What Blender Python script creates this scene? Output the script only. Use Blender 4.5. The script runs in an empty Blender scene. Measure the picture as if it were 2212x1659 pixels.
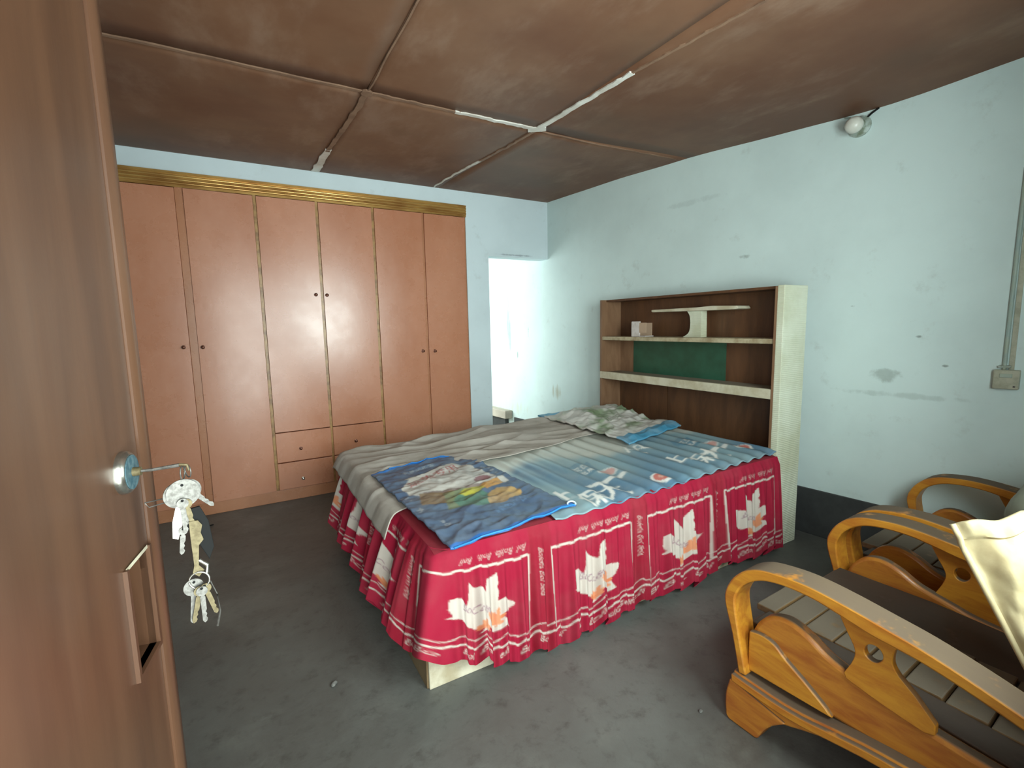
import bpy, bmesh, math, random
import numpy as np
from mathutils import Matrix, Vector, noise as mn

random.seed(7)
scene = bpy.context.scene
C = scene.collection
PI = math.pi

# ------------------------------------------------------------------ camera
def make_camera():
    f_px, pitch, head, roll, ch = 1026.0, math.radians(-7.0), math.radians(30.0), math.radians(-1.2), 1.35
    fw = Vector((math.sin(head)*math.cos(pitch), math.cos(head)*math.cos(pitch), math.sin(pitch)))
    r = Vector((math.cos(head), -math.sin(head), 0)); u = r.cross(fw)
    r2 = r*math.cos(roll) + u*math.sin(roll); u2 = -r*math.sin(roll) + u*math.cos(roll)
    cd = bpy.data.cameras.new('camera'); cd.sensor_width = 36.0; cd.lens = f_px/2212*36.0
    cd.clip_start = 0.02; cd.clip_end = 60
    co = bpy.data.objects.new('camera', cd); C.objects.link(co)
    m = Matrix((r2, u2, -fw)).transposed().to_4x4(); m.translation = (0, 0, ch)
    co.matrix_world = m
    scene.camera = co
make_camera()

# ------------------------------------------------------------------ world, lights, exposure
scene.view_settings.view_transform = 'Standard'
scene.view_settings.look = 'None'
scene.view_settings.gamma = 1.0
scene.view_settings.use_curve_mapping = False
scene.view_settings.exposure = 0.8
w = bpy.data.worlds.new('world'); scene.world = w; w.use_nodes = True
w.node_tree.nodes['Background'].inputs[0].default_value = (0.72, 0.88, 0.95, 1)
w.node_tree.nodes['Background'].inputs[1].default_value = 0.8

def area(name, loc, rot, sx, sy, power, col):
    ld = bpy.data.lights.new(name, 'AREA'); ld.shape = 'RECTANGLE'; ld.size = sx; ld.size_y = sy
    ld.energy = power; ld.color = col
    o = bpy.data.objects.new(name, ld); C.objects.link(o); o.location = loc; o.rotation_euler = rot
    return o
# daylight through the doorway behind the viewer, through the window beside it, and through the window of the room beyond
area('daylight_doorway', (0.10, -0.30, 1.10), (PI/2, 0, 0), 0.86, 1.9, 33, (0.92, 1.0, 0.95))
area('daylight_window', (1.30, -0.30, 1.53), (PI/2, 0, 0), 0.86, 1.1, 52, (0.86, 1.0, 0.97))
area('daylight_far_window', (0.82, 5.45, 1.45), (0, -PI/2, 0), 1.3, 1.7, 44, (0.90, 1.0, 0.97))

# ------------------------------------------------------------------ materials
def srgb(r, g, b):
    f = lambda c: (c/255/12.92) if c/255 <= 0.04045 else ((c/255+0.055)/1.055)**2.4
    return (f(r), f(g), f(b), 1.0)

class NT:
    def __init__(self, name):
        self.m = bpy.data.materials.new(name); self.m.use_nodes = True
        self.t = self.m.node_tree; self.b = self.t.nodes['Principled BSDF']
        self._co = None
    def n(self, typ, **kw):
        x = self.t.nodes.new(typ)
        for k, v in kw.items(): setattr(x, k, v)
        return x
    def l(self, a, b): self.t.links.new(a, b)
    def co(self):
        if self._co is None: self._co = self.n('ShaderNodeTexCoord').outputs['Object']
        return self._co
    def mapped(self, scale, loc=(0, 0, 0)):
        mp = self.n('ShaderNodeMapping'); mp.inputs['Scale'].default_value = scale; mp.inputs['Location'].default_value = loc
        self.l(self.co(), mp.inputs['Vector']); return mp.outputs[0]
    def noise(self, scale, detail=4, rough=0.55, stretch=(1, 1, 1), loc=(0, 0, 0), dist=0.0):
        x = self.n('ShaderNodeTexNoise'); x.inputs['Scale'].default_value = scale
        x.inputs['Detail'].default_value = detail; x.inputs['Roughness'].default_value = rough
        x.inputs['Distortion'].default_value = dist
        self.l(self.mapped(stretch, loc), x.inputs['Vector']); return x.outputs['Fac']
    def ramp(self, fac, lo, hi):
        x = self.n('ShaderNodeMapRange'); x.interpolation_type = 'SMOOTHSTEP'
        x.inputs['From Min'].default_value = lo; x.inputs['From Max'].default_value = hi
        self.l(fac, x.inputs['Value']); return x.outputs[0]
    def math(self, op, a, b=None):
        x = self.n('ShaderNodeMath', operation=op)
        for i, v in enumerate((a, b)):
            if v is None: continue
            if isinstance(v, (int, float)): x.inputs[i].default_value = v
            else: self.l(v, x.inputs[i])
        return x.outputs[0]
    def mix(self, fac, a, b):
        x = self.n('ShaderNodeMix', data_type='RGBA')
        if isinstance(fac, (int, float)): x.inputs[0].default_value = fac
        else: self.l(fac, x.inputs[0])
        for s, v in ((x.inputs[6], a), (x.inputs[7], b)):
            if isinstance(v, tuple): s.default_value = v
            else: self.l(v, s)
        return x.outputs[2]
    def bump(self, h, strength, dist=0.01):
        x = self.n('ShaderNodeBump'); x.inputs['Strength'].default_value = strength; x.inputs['Distance'].default_value = dist
        self.l(h, x.inputs['Height']); self.l(x.outputs[0], self.b.inputs['Normal'])
    def done(self, col, rough=0.6, metal=0.0, spec=0.5):
        if isinstance(col, tuple): self.b.inputs['Base Color'].default_value = col
        else: self.l(col, self.b.inputs['Base Color'])
        if isinstance(rough, (int, float)): self.b.inputs['Roughness'].default_value = rough
        else: self.l(rough, self.b.inputs['Roughness'])
        self.b.inputs['Metallic'].default_value = metal; self.b.inputs['Specular IOR Level'].default_value = spec
        return self.m

def plain(name, col, rough=0.6, var=None, vs=8.0, metal=0.0, spec=0.5, bump=0.0, bs=40.0, stretch=(1, 1, 1), lo=0.35, hi=0.7):
    t = NT(name); c = col
    if var: c = t.mix(t.ramp(t.noise(vs, 5, 0.6, stretch), lo, hi), col, var)
    if bump: t.bump(t.noise(bs, 4, 0.6, stretch), bump, 0.004)
    return t.done(c, rough, metal, spec)

def dusty_wood(name, c1, c2, dust, grain=(6, 1.2, 6), rough=0.32, amount=0.95, lo=0.45, hi=0.85):
    """varnished wood whose upward facing surfaces carry settled dust"""
    t = NT(name)
    g = t.ramp(t.noise(5, 6, 0.65, grain, dist=0.6), 0.3, 0.72)
    c = t.mix(g, c1, c2)
    nz = t.n('ShaderNodeNewGeometry').outputs['Normal']
    sp = t.n('ShaderNodeSeparateXYZ'); t.l(nz, sp.inputs[0])
    d = t.ramp(sp.outputs['Z'], lo, hi)
    patch = t.ramp(t.noise(9, 4, 0.6, (1, 1, 1)), 0.28, 0.42)
    fac = t.math('MULTIPLY', t.math('MULTIPLY', d, patch), amount)
    c = t.mix(fac, c, dust)
    r = t.math('ADD', t.math('MULTIPLY', fac, 0.5), rough)
    t.bump(t.noise(30, 5, 0.6, grain), 0.08, 0.003)
    return t.done(c, r)

def vcol(name, rough=0.7, spec=0.3, weave=0.0, ws=300.0, dusty=None, damt=0.4):
    t = NT(name)
    a = t.n('ShaderNodeAttribute'); a.attribute_name = 'print'
    c = a.outputs['Color']
    if dusty: c = t.mix(t.math('MULTIPLY', t.ramp(t.noise(6, 5, 0.6), 0.35, 0.75), damt), c, dusty)
    if weave: t.bump(t.noise(ws, 2, 0.5), weave, 0.002)
    return t.done(c, rough, 0, spec)

M = {}
def wall_material(name, stains, tint):
    t = NT(name)
    base = t.mix(t.ramp(t.noise(1.3, 5, 0.6), 0.35, 0.7), tint, tuple(x*0.90 for x in tint[:3])+(1,))
    base = t.mix(t.math('MULTIPLY', t.ramp(t.noise(7, 6, 0.7), 0.58, 0.78), 0.25), base, srgb(150, 150, 140))
    sp = t.n('ShaderNodeSeparateXYZ'); t.l(t.co(), sp.inputs[0])
    wob = t.noise(14, 5, 0.65)
    wob2 = t.noise(26, 5, 0.7, (1, 1, 0.12))
    for (ax, a0, z0, ra, rz, col, amt, drip) in stains:
        da = t.math('DIVIDE', t.math('SUBTRACT', sp.outputs[ax], a0), ra)
        dz = t.math('DIVIDE', t.math('SUBTRACT', sp.outputs['Z'], z0), rz)
        d2 = t.math('ADD', t.math('MULTIPLY', da, da), t.math('MULTIPLY', dz, dz))
        nn = wob2 if drip else wob
        v = t.math('SUBTRACT', t.math('MULTIPLY', nn, 2.6), d2)
        fac = t.math('MULTIPLY', t.ramp(v, 0.6, 1.4), amt)
        base = t.mix(fac, base, col)
    t.bump(t.noise(45, 5, 0.6), 0.10, 0.004)
    return t.done(base, 0.75, 0, 0.25)

CYAN = srgb(212, 230, 228)
M['wall_w2'] = wall_material('wall_paint_pale_cyan', [
    ('Y', 3.96, 0.66, 0.10, 0.11, srgb(176, 176, 156), 0.75, True),
    ('Y', 4.78, 1.38, 0.07, 0.40, srgb(140, 158, 150), 0.7, True),
    ('Y', 5.05, 1.85, 0.09, 0.12, srgb(172, 180, 172), 0.5, False),
    ('Y', 4.62, 1.02, 0.012, 0.06, srgb(120, 135, 130), 0.8, False),
    ('Y', 4.42, 1.28, 0.010, 0.07, srgb(120, 135, 130), 0.8, False),
    ('Y', 5.1, 0.42, 0.9, 0.12, srgb(200, 196, 176), 0.45, True),
    ('Y', 1.22, 1.03, 0.10, 0.05, srgb(140, 155, 146), 0.5, False),
    ('Y', 1.17, 0.93, 0.40, 0.022, srgb(160, 178, 172), 0.4, False),
    ('Y', 2.45, 2.22, 0.30, 0.03, srgb(168, 184, 182), 0.3, False),
    ('Y', 2.05, 1.78, 0.05, 0.02, srgb(130, 145, 140), 0.6, False),
    ('Y', 1.40, 1.42, 0.025, 0.012, srgb(110, 120, 115), 0.7, False),
    ('Y', 1.10, 1.25, 0.02, 0.010, srgb(110, 120, 115), 0.7, False),
    ('Y', 0.98, 1.10, 0.02, 0.010, srgb(110, 120, 115), 0.7, False),
], CYAN)
M['wall_w1'] = wall_material('wall_paint_blue_white', [('X', 2.45, 2.03, 0.30, 0.012, srgb(130, 140, 150), 0.6, False)], srgb(216, 230, 235))
M['skirting'] = plain('dark_cement_skirting', srgb(62, 64, 64), 0.8, srgb(46, 48, 48), 5, bump=0.2)

def floor_material():
    t = NT('worn_concrete_floor')
    a = t.mix(t.ramp(t.noise(0.9, 6, 0.6, dist=0.5), 0.35, 0.68), srgb(100, 102, 98), srgb(80, 78, 74))
    a = t.mix(t.math('MULTIPLY', t.ramp(t.noise(3.2, 6, 0.65, loc=(3, 1, 0)), 0.5, 0.75), 0.6), a, srgb(112, 114, 108))
    a = t.mix(t.math('MULTIPLY', t.ramp(t.noise(14, 7, 0.72), 0.5, 0.72), 0.55), a, srgb(62, 60, 56))
    v = t.n('ShaderNodeTexVoronoi', feature='DISTANCE_TO_EDGE'); v.inputs['Scale'].default_value = 0.9
    nz = t.n('ShaderNodeTexNoise'); nz.inputs['Scale'].default_value = 3; nz.inputs['Detail'].default_value = 4
    t.l(t.co(), nz.inputs['Vector'])
    ad = t.n('ShaderNodeVectorMath', operation='ADD'); sc = t.n('ShaderNodeVectorMath', operation='SCALE'); sc.inputs['Scale'].default_value = 0.5
    t.l(nz.outputs['Color'], sc.inputs[0]); t.l(t.co(), ad.inputs[0]); t.l(sc.outputs[0], ad.inputs[1]); t.l(ad.outputs[0], v.inputs['Vector'])
    cr = t.ramp(v.outputs['Distance'], 0.006, 0.0)
    cr = t.math('MULTIPLY', cr, t.ramp(t.noise(1.7, 2), 0.45, 0.6))
    a = t.mix(t.math('MULTIPLY', cr, 0.2), a, srgb(70, 68, 64))
    r = t.math('ADD', t.math('MULTIPLY', t.noise(2.2, 5, 0.6), 0.35), 0.30)
    t.bump(t.noise(18, 7, 0.7), 0.35, 0.008)
    return t.done(a, r, 0, 0.42)
M['floor'] = floor_material()
M['floor_pale'] = plain('pale_concrete', srgb(190, 182, 168), 0.8, srgb(160, 152, 140), 4)

def ceiling_material():
    t = NT('brown_hardboard')
    a = t.mix(t.ramp(t.noise(1.1, 5, 0.6, loc=(5, 2, 0)), 0.36, 0.66), srgb(104, 68, 48), srgb(122, 88, 66))
    a = t.mix(t.math('MULTIPLY', t.ramp(t.noise(3.5, 6, 0.65, (1, 0.45, 1)), 0.48, 0.75), 0.55), a, srgb(150, 124, 106))
    a = t.mix(t.math('MULTIPLY', t.ramp(t.noise(0.8, 3, 0.5, loc=(1.3, 7, 0)), 0.5, 0.7), 0.6), a, srgb(92, 72, 56))
    t.bump(t.noise(7, 4, 0.6), 0.12, 0.01)
    return t.done(a, 0.55, 0, 0.35)
M['ceiling'] = ceiling_material()
M['tape'] = plain('pale_seam_tape', srgb(228, 226, 218), 0.6, srgb(196, 188, 176), 6)
M['tape_brown'] = plain('stained_seam_tape', srgb(138, 108, 86), 0.7, srgb(112, 84, 66), 7)

def wardrobe_paint(name, c1, c2):
    t = NT(name)
    a = t.mix(t.ramp(t.noise(2.2, 5, 0.6, (1, 1, 0.5)), 0.35, 0.7), c1, c2)
    a = t.mix(t.math('MULTIPLY', t.ramp(t.noise(26, 5, 0.7), 0.45, 0.8), 0.08), a, srgb(222, 184, 160))
    r = t.math('ADD', t.math('MULTIPLY', t.noise(6, 5, 0.65), 0.16), 0.20)
    t.bump(t.noise(35, 3, 0.5, (1, 1, 0.3)), 0.06, 0.003)
    return t.done(a, r, 0, 0.7)
M['door_paint'] = wardrobe_paint('salmon_brown_paint', srgb(194, 132, 102), srgb(182, 118, 86))
M['frame_paint'] = wardrobe_paint('wardrobe_frame_paint', srgb(184, 126, 92), srgb(164, 108, 74))
M['strip'] = plain('golden_beading', srgb(176, 138, 84), 0.35, srgb(130, 92, 54), 20)
M['gold'] = plain('golden_varnished_moulding', srgb(206, 166, 98), 0.2, srgb(168, 120, 66), 9, stretch=(0.4, 2, 2), metal=0.5)
M['dark'] = plain('dark_gap', srgb(40, 28, 22), 0.9)
M['brown_knob'] = plain('dark_bronze_knob', srgb(96, 58, 44), 0.3, metal=0.6)
M['chrome'] = plain('chrome', srgb(170, 168, 160), 0.26, srgb(140, 138, 130), 40, metal=0.9)
M['steel'] = plain('scratched_steel', srgb(112, 111, 107), 0.45, srgb(82, 80, 76), 160, metal=0.6)
M['brass'] = plain('tarnished_brass', srgb(112, 102, 74), 0.55, srgb(86, 76, 50), 120, metal=0.4)
M['black_plastic'] = plain('black_plastic', srgb(18, 19, 19), 0.75, spec=0.2)
M['knob_blue'] = plain('mottled_blue_knob_face', srgb(46, 80, 92), 0.5, srgb(84, 108, 114), 110)

def door_material():
    t = NT('brown_varnished_door')
    a = t.mix(t.ramp(t.noise(3, 6, 0.6, (4, 4, 0.35), dist=0.3), 0.32, 0.7), srgb(92, 64, 46), srgb(76, 52, 38))
    a = t.mix(t.math('MULTIPLY', t.ramp(t.noise(2.0, 4, 0.6, (1.5, 1.5, 0.5)), 0.5, 0.75), 0.35), a, srgb(106, 80, 64))
    r = t.math('ADD', t.math('MULTIPLY', t.noise(9, 5, 0.6, (3, 3, 0.4)), 0.2), 0.22)
    t.bump(t.noise(14, 4, 0.6, (5, 5, 0.4)), 0.04, 0.003)
    return t.done(a, r, 0, 0.5)
M['door'] = door_material()

M['chair_wood'] = dusty_wood('amber_varnished_wood', srgb(200, 140, 46), srgb(172, 104, 34), srgb(92, 80, 66))
M['chair_wood_dark'] = dusty_wood('red_brown_varnished_wood', srgb(186, 124, 46), srgb(156, 88, 36), srgb(92, 80, 66), lo=0.72, hi=0.95)
M['chair_dark'] = dusty_wood('dark_seat_frame_wood', srgb(66, 48, 36), srgb(50, 38, 30), srgb(70, 60, 52), amount=0.7)
M['seat_slat'] = dusty_wood('dusty_seat_slat_wood', srgb(120, 94, 62), srgb(98, 74, 50), srgb(104, 94, 80), grain=(1.2, 6, 6))

M['hb_brown'] = dusty_wood('brown_plywood', srgb(98, 66, 42), srgb(78, 52, 34), srgb(140, 130, 112), grain=(3, 3, 0.6), rough=0.45)
M['hb_light'] = dusty_wood('light_brown_plywood', srgb(136, 104, 78), srgb(118, 86, 62), srgb(140, 130, 112), grain=(3, 3, 0.6), rough=0.5)
M['hb_green'] = plain('dark_green_board', srgb(44, 92, 72), 0.35, srgb(36, 76, 58), 6)
M['hb_cream'] = plain('cream_laminate', srgb(205, 200, 178), 0.5, srgb(180, 170, 142), 10)
M['hb_shelf'] = plain('dusty_cream_shelf', srgb(188, 178, 148), 0.6, srgb(146, 128, 98), 12)
def wallpaper():
    t = NT('ribbed_cream_wallpaper')
    wv = t.n('ShaderNodeTexWave', wave_type='BANDS', bands_direction='Z'); wv.inputs['Scale'].default_value = 28; wv.inputs['Distortion'].default_value = 1.5
    wv.inputs['Detail'].default_value = 2; t.l(t.co(), wv.inputs['Vector'])
    t.bump(wv.outputs['Fac'], 0.35, 0.004)
    a = t.mix(t.ramp(t.noise(2.5, 4, 0.6), 0.4, 0.7), srgb(212, 216, 196), srgb(192, 194, 168))
    return t.done(a, 0.6, 0, 0.3)
M['wallpaper'] = wallpaper()
M['bed_cream'] = plain('cream_bed_board', srgb(206, 200, 178), 0.55, srgb(170, 158, 130), 9)
M['bed_brown'] = plain('brown_bed_board', srgb(128, 108, 78), 0.6, srgb(104, 84, 58), 7)
M['quilt'] = plain('grey_beige_cotton', srgb(186, 180, 172), 0.9, srgb(168, 160, 150), 5, spec=0.15, bump=0.15, bs=120)
M['bedspread'] = vcol('printed_red_cotton', 0.85, 0.15, 0.12, 260, dusty=srgb(150, 90, 92), damt=0.18)
M['film'] = vcol('printed_plastic_mat', 0.35, 0.5, dusty=srgb(150, 156, 152), damt=0.35)
M['sack'] = vcol('printed_woven_sack', 0.5, 0.4, 0.25, 420, dusty=srgb(112, 116, 120), damt=0.45)
M['sack2'] = vcol('printed_pale_woven_sack', 0.55, 0.4, 0.25, 420, dusty=srgb(180, 180, 174), damt=0.35)
M['kraft'] = plain('kraft_paper', srgb(190, 176, 138), 0.7, srgb(168, 150, 112), 7, bump=0.3, bs=18)
M['bag'] = plain('grey_green_plastic_bag', srgb(150, 158, 140), 0.55, srgb(128, 136, 120), 5, bump=0.3, bs=12)
M['carton'] = plain('torn_carton_white', srgb(216, 210, 206), 0.8, srgb(196, 186, 178), 20)
M['carton_in'] = plain('torn_carton_brown', srgb(186, 160, 136), 0.8)
M['bulb'] = plain('opal_glass', srgb(216, 216, 206), 0.3)
M['ceramic'] = plain('painted_lamp_holder', srgb(176, 190, 184), 0.5, srgb(120, 130, 110), 30)
M['box_cream'] = plain('yellowed_plastic', srgb(178, 178, 158), 0.5, srgb(150, 150, 130), 20)
M['conduit'] = plain('painted_conduit', srgb(150, 170, 166), 0.5, srgb(170, 178, 156), 8)
M['stone'] = plain('grey_stone', srgb(120, 120, 116), 0.8, srgb(60, 60, 58), 60)
M['white_frame'] = plain('white_window_paint', srgb(220, 220, 215), 0.5)

# ------------------------------------------------------------------ mesh helpers
def tag(o, label, cat, group=None):
    o['label'] = label; o['category'] = cat
    if group: o['group'] = group
    return o

def adopt(o, parent):
    if parent is not None:
        o.parent = parent
        anc = parent; m = Matrix.Identity(4); chain = []
        while anc: chain.append(anc); anc = anc.parent
        for a in reversed(chain): m = m @ a.matrix_parent_inverse @ Matrix.LocRotScale(a.location, a.rotation_euler, a.scale) if a.parent else Matrix.LocRotScale(a.location, a.rotation_euler, a.scale)
        o.matrix_parent_inverse = m.inverted()

def mesh(name, verts, faces, mat, parent=None, smooth=None, bevel=0.0, solid=0.0, solid_off=-1.0):
    me = bpy.data.meshes.new(name); me.from_pydata([tuple(v) for v in verts], [], faces); me.update()
    bm = bmesh.new(); bm.from_mesh(me); bmesh.ops.recalc_face_normals(bm, faces=bm.faces); bm.to_mesh(me); bm.free()
    return finish(name, me, mat, parent, smooth, bevel, solid, solid_off)

def finish(name, me, mat, parent=None, smooth=None, bevel=0.0, solid=0.0, solid_off=-1.0):
    if mat is not None: me.materials.append(mat)
    if smooth is not None:
        me.polygons.foreach_set('use_smooth', [True]*len(me.polygons))
        if smooth < 180: me.set_sharp_from_angle(angle=math.radians(smooth))
    o = bpy.data.objects.new(name, me); C.objects.link(o)
    if bevel:
        b = o.modifiers.new('bevel', 'BEVEL'); b.width = bevel; b.segments = 2; b.limit_method = 'ANGLE'; b.angle_limit = math.radians(35)
    if solid:
        s = o.modifiers.new('solid', 'SOLIDIFY'); s.thickness = solid; s.offset = solid_off
    adopt(o, parent)
    return o

class MB:
    def __init__(self): self.v = []; self.f = []
    def add(self, v, f):
        k = len(self.v); self.v += [tuple(p) for p in v]; self.f += [tuple(i+k for i in q) for q in f]; return self
    def box(self, x0, x1, y0, y1, z0, z1):
        v = [(x, y, z) for x in (x0, x1) for y in (y0, y1) for z in (z0, z1)]
        return self.add(v, [(0, 1, 3, 2), (4, 6, 7, 5), (0, 4, 5, 1), (2, 3, 7, 6), (0, 2, 6, 4), (1, 5, 7, 3)])
    def prism(self, poly, a0, a1, axis='x'):
        n = len(poly)
        put = {'x': lambda a, p: (a, p[0], p[1]), 'y': lambda a, p: (p[0], a, p[1]), 'z': lambda a, p: (p[0], p[1], a)}[axis]
        v = [put(a0, p) for p in poly] + [put(a1, p) for p in poly]
        f = [tuple(range(n)), tuple(range(2*n-1, n-1, -1))] + [(i, (i+1) % n, n+(i+1) % n, n+i) for i in range(n)]
        return self.add(v, f)
    def tube(self, pts, r, n=10, cap=True):
        pts = [Vector(p) for p in pts]; v = []; f = []
        rr = r if isinstance(r, (list, tuple)) else [r]*len(pts)
        up = Vector((0, 0, 1))
        for i, p in enumerate(pts):
            t = (pts[min(i+1, len(pts)-1)] - pts[max(i-1, 0)]).normalized()
            a = t.cross(up)
            if a.length < 1e-4: a = t.cross(Vector((1, 0, 0)))
            a.normalize(); b = t.cross(a)
            for k in range(n):
                g = 2*PI*k/n; v.append(p + a*math.cos(g)*rr[i] + b*math.sin(g)*rr[i])
        for i in range(len(pts)-1):
            for k in range(n):
                f.append((i*n+k, i*n+(k+1) % n, (i+1)*n+(k+1) % n, (i+1)*n+k))
        if cap: f += [tuple(range(n)), tuple(range((len(pts)-1)*n, len(pts)*n))]
        return self.add(v, f)
    def lathe(self, prof, origin, axis, n=24):
        """prof: list of (radius, distance along axis)"""
        ax = Vector(axis).normalized(); o = Vector(origin)
        a = ax.cross(Vector((0, 0, 1)))
        if a.length < 1e-4: a = ax.cross(Vector((1, 0, 0)))
        a.normalize(); b = ax.cross(a); v = []; f = []
        for (r, h) in prof:
            for k in range(n):
                g = 2*PI*k/n; v.append(o + ax*h + (a*math.cos(g) + b*math.sin(g))*max(r, 1e-5))
        m = len(prof)
        for i in range(m-1):
            for k in range(n): f.append((i*n+k, i*n+(k+1) % n, (i+1)*n+(k+1) % n, (i+1)*n+k))
        f += [tuple(range(n)), tuple(range((m-1)*n, m*n))]
        return self.add(v, f)
    def out(self, name, mat, parent=None, **kw): return mesh(name, self.v, self.f, mat, parent, **kw)

def empty(name, loc):
    o = bpy.data.objects.new(name, None); C.objects.link(o); o.location = loc; o.empty_display_size = 0.1
    return o

def smooth_line(pts, n=6):
    """Catmull-Rom through 2-D or 3-D points"""
    P = [np.array(p, float) for p in pts]; out = []
    for i in range(len(P)-1):
        p0 = P[max(i-1, 0)]; p1 = P[i]; p2 = P[i+1]; p3 = P[min(i+2, len(P)-1)]
        for k in range(n):
            t = k/n
            out.append(0.5*((2*p1)+(-p0+p2)*t+(2*p0-5*p1+4*p2-p3)*t*t+(-p0+3*p1-3*p2+p3)*t**3))
    out.append(P[-1])
    return [tuple(p) for p in out]

def grid_faces(nu, nv):
    return [(i*nv+j, (i+1)*nv+j, (i+1)*nv+j+1, i*nv+j+1) for i in range(nu-1) for j in range(nv-1)]

def grid_mesh(name, fn, nu, nv, mat, parent=None, colfn=None, smooth=180, solid=0.0, solid_off=-1.0):
    v = []; cols = []
    for i in range(nu):
        for j in range(nv):
            u, t = i/(nu-1), j/(nv-1)
            v.append(fn(u, t))
            if colfn is not None: cols.append(colfn(u, t))
    me = bpy.data.meshes.new(name); me.from_pydata([tuple(p) for p in v], [], grid_faces(nu, nv)); me.update()
    if colfn is not None:
        a = me.color_attributes.new('print', 'FLOAT_COLOR', 'POINT')
        a.data.foreach_set('color', np.array([(c[0], c[1], c[2], 1.0) for c in cols], dtype=np.float32).ravel())
    return finish(name, me, mat, parent, smooth, 0.0, solid, solid_off)

def nz(x, y, z=0.0): return mn.noise(Vector((x, y, z)))
def sst(a, b, x):
    t = min(1.0, max(0.0, (x-a)/(b-a))); return t*t*(3-2*t)

# ------------------------------------------------------------------ painting printed cloth: a small raster canvas sampled into vertex colours
class Canvas:
    def __init__(self, w, h, res, bg):
        self.res = res; self.W = int(w/res)+2; self.H = int(h/res)+2
        self.a = np.zeros((self.H, self.W, 3)); self.a[:] = bg[:3]
    def tris(self, tri, col, alpha=1.0):
        for (a, b, c) in tri:
            p = np.array([a, b, c])/self.res
            x0, y0 = np.floor(p.min(0)).astype(int); x1, y1 = np.ceil(p.max(0)).astype(int)+1
            x0 = max(x0, 0); y0 = max(y0, 0); x1 = min(x1, self.W); y1 = min(y1, self.H)
            if x1 <= x0 or y1 <= y0: continue
            X, Y = np.meshgrid(np.arange(x0, x1), np.arange(y0, y1))
            d = (p[1, 1]-p[2, 1])*(p[0, 0]-p[2, 0])+(p[2, 0]-p[1, 0])*(p[0, 1]-p[2, 1])
            if abs(d) < 1e-9: continue
            l0 = ((p[1, 1]-p[2, 1])*(X-p[2, 0])+(p[2, 0]-p[1, 0])*(Y-p[2, 1]))/d
            l1 = ((p[2, 1]-p[0, 1])*(X-p[2, 0])+(p[0, 0]-p[2, 0])*(Y-p[2, 1]))/d
            e = -0.02; m = (l0 >= e) & (l1 >= e) & (1-l0-l1 >= e)
            s = self.a[y0:y1, x0:x1]; s[m] = s[m]*(1-alpha)+np.array(col[:3])*alpha
    def poly(self, pts, col, alpha=1.0):
        P = np.array(pts, float)/self.res
        x0, y0 = np.maximum(np.floor(P.min(0)).astype(int), 0); x1 = min(int(P[:, 0].max())+2, self.W); y1 = min(int(P[:, 1].max())+2, self.H)
        if x1 <= x0 or y1 <= y0: return
        X, Y = np.meshgrid(np.arange(x0, x1), np.arange(y0, y1)); ins = np.zeros(X.shape, bool)
        n = len(P)
        for i in range(n):
            xa, ya = P[i]; xb, yb = P[(i+1) % n]
            if ya == yb: continue
            c = ((Y < ya) != (Y < yb)) & (X < (xb-xa)*(Y-ya)/(yb-ya)+xa); ins ^= c
        s = self.a[y0:y1, x0:x1]; s[ins] = s[ins]*(1-alpha)+np.array(col[:3])*alpha
    def line(self, pts, w, col, alpha=1.0):
        for (a, b) in zip(pts[:-1], pts[1:]):
            a = np.array(a); b = np.array(b); t = b-a; L = np.linalg.norm(t)
            if L < 1e-9: continue
            t = t/L; nn = np.array([-t[1], t[0]])*w/2; a = a-t*w*0.2; b = b+t*w*0.2
            self.poly([a+nn, b+nn, b-nn, a-nn], col, alpha)
    def ellipse(self, c, rx, ry, col, alpha=1.0, rot=0.0):
        self.poly([(c[0]+rx*math.cos(g)*math.cos(rot)-ry*math.sin(g)*math.sin(rot), c[1]+rx*math.cos(g)*math.sin(rot)+ry*math.sin(g)*math.cos(rot)) for g in np.linspace(0, 2*PI, 25)[:-1]], col, alpha)
    def text(self, s, pos, h, col, ex=(1, 0), ey=(0, -1), shear=0.0, alpha=1.0, align='LEFT'):
        """ex: reading direction, ey: glyph up direction, in canvas metres"""
        T = text_tris(s, shear, align)
        ex = np.array(ex)*h; ey = np.array(ey)*h; pos = np.array(pos)
        self.tris([[pos+ex*p[0]+ey*p[1] for p in t] for t in T], col, alpha)
    def blur(self, k=1):
        for _ in range(k):
            p = np.pad(self.a, ((1, 1), (1, 1), (0, 0)), 'edge')
            self.a = (p[:-2, 1:-1]+p[2:, 1:-1]+p[1:-1, :-2]+p[1:-1, 2:]+2*p[1:-1, 1:-1])/6
    def at(self, x, y):
        i = min(max(int(y/self.res+0.5), 0), self.H-1); j = min(max(int(x/self.res+0.5), 0), self.W-1)
        return self.a[i, j]

_tc = {}
def text_tris(s, shear, align):
    k = (s, shear, align)
    if k in _tc: return _tc[k]
    cu = bpy.data.curves.new('txt', 'FONT'); cu.body = s; cu.shear = shear; cu.align_x = align; cu.resolution_u = 2
    o = bpy.data.objects.new('txt', cu); C.objects.link(o)
    bpy.context.view_layer.update()
    dg = bpy.context.evaluated_depsgraph_get(); ev = o.evaluated_get(dg); me = ev.to_mesh()
    me.calc_loop_triangles()
    out = [[np.array(me.vertices[i].co[:2]) for i in t.vertices] for t in me.loop_triangles]
    ev.to_mesh_clear(); bpy.data.objects.remove(o); bpy.data.curves.remove(cu)
    _tc[k] = out
    return out

# ------------------------------------------------------------------ the room
def struct(o): o['kind'] = 'structure'; return o
Y1 = 4.08
def W2(y): return 2.805 + (Y1 - y)*0.1023

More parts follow.
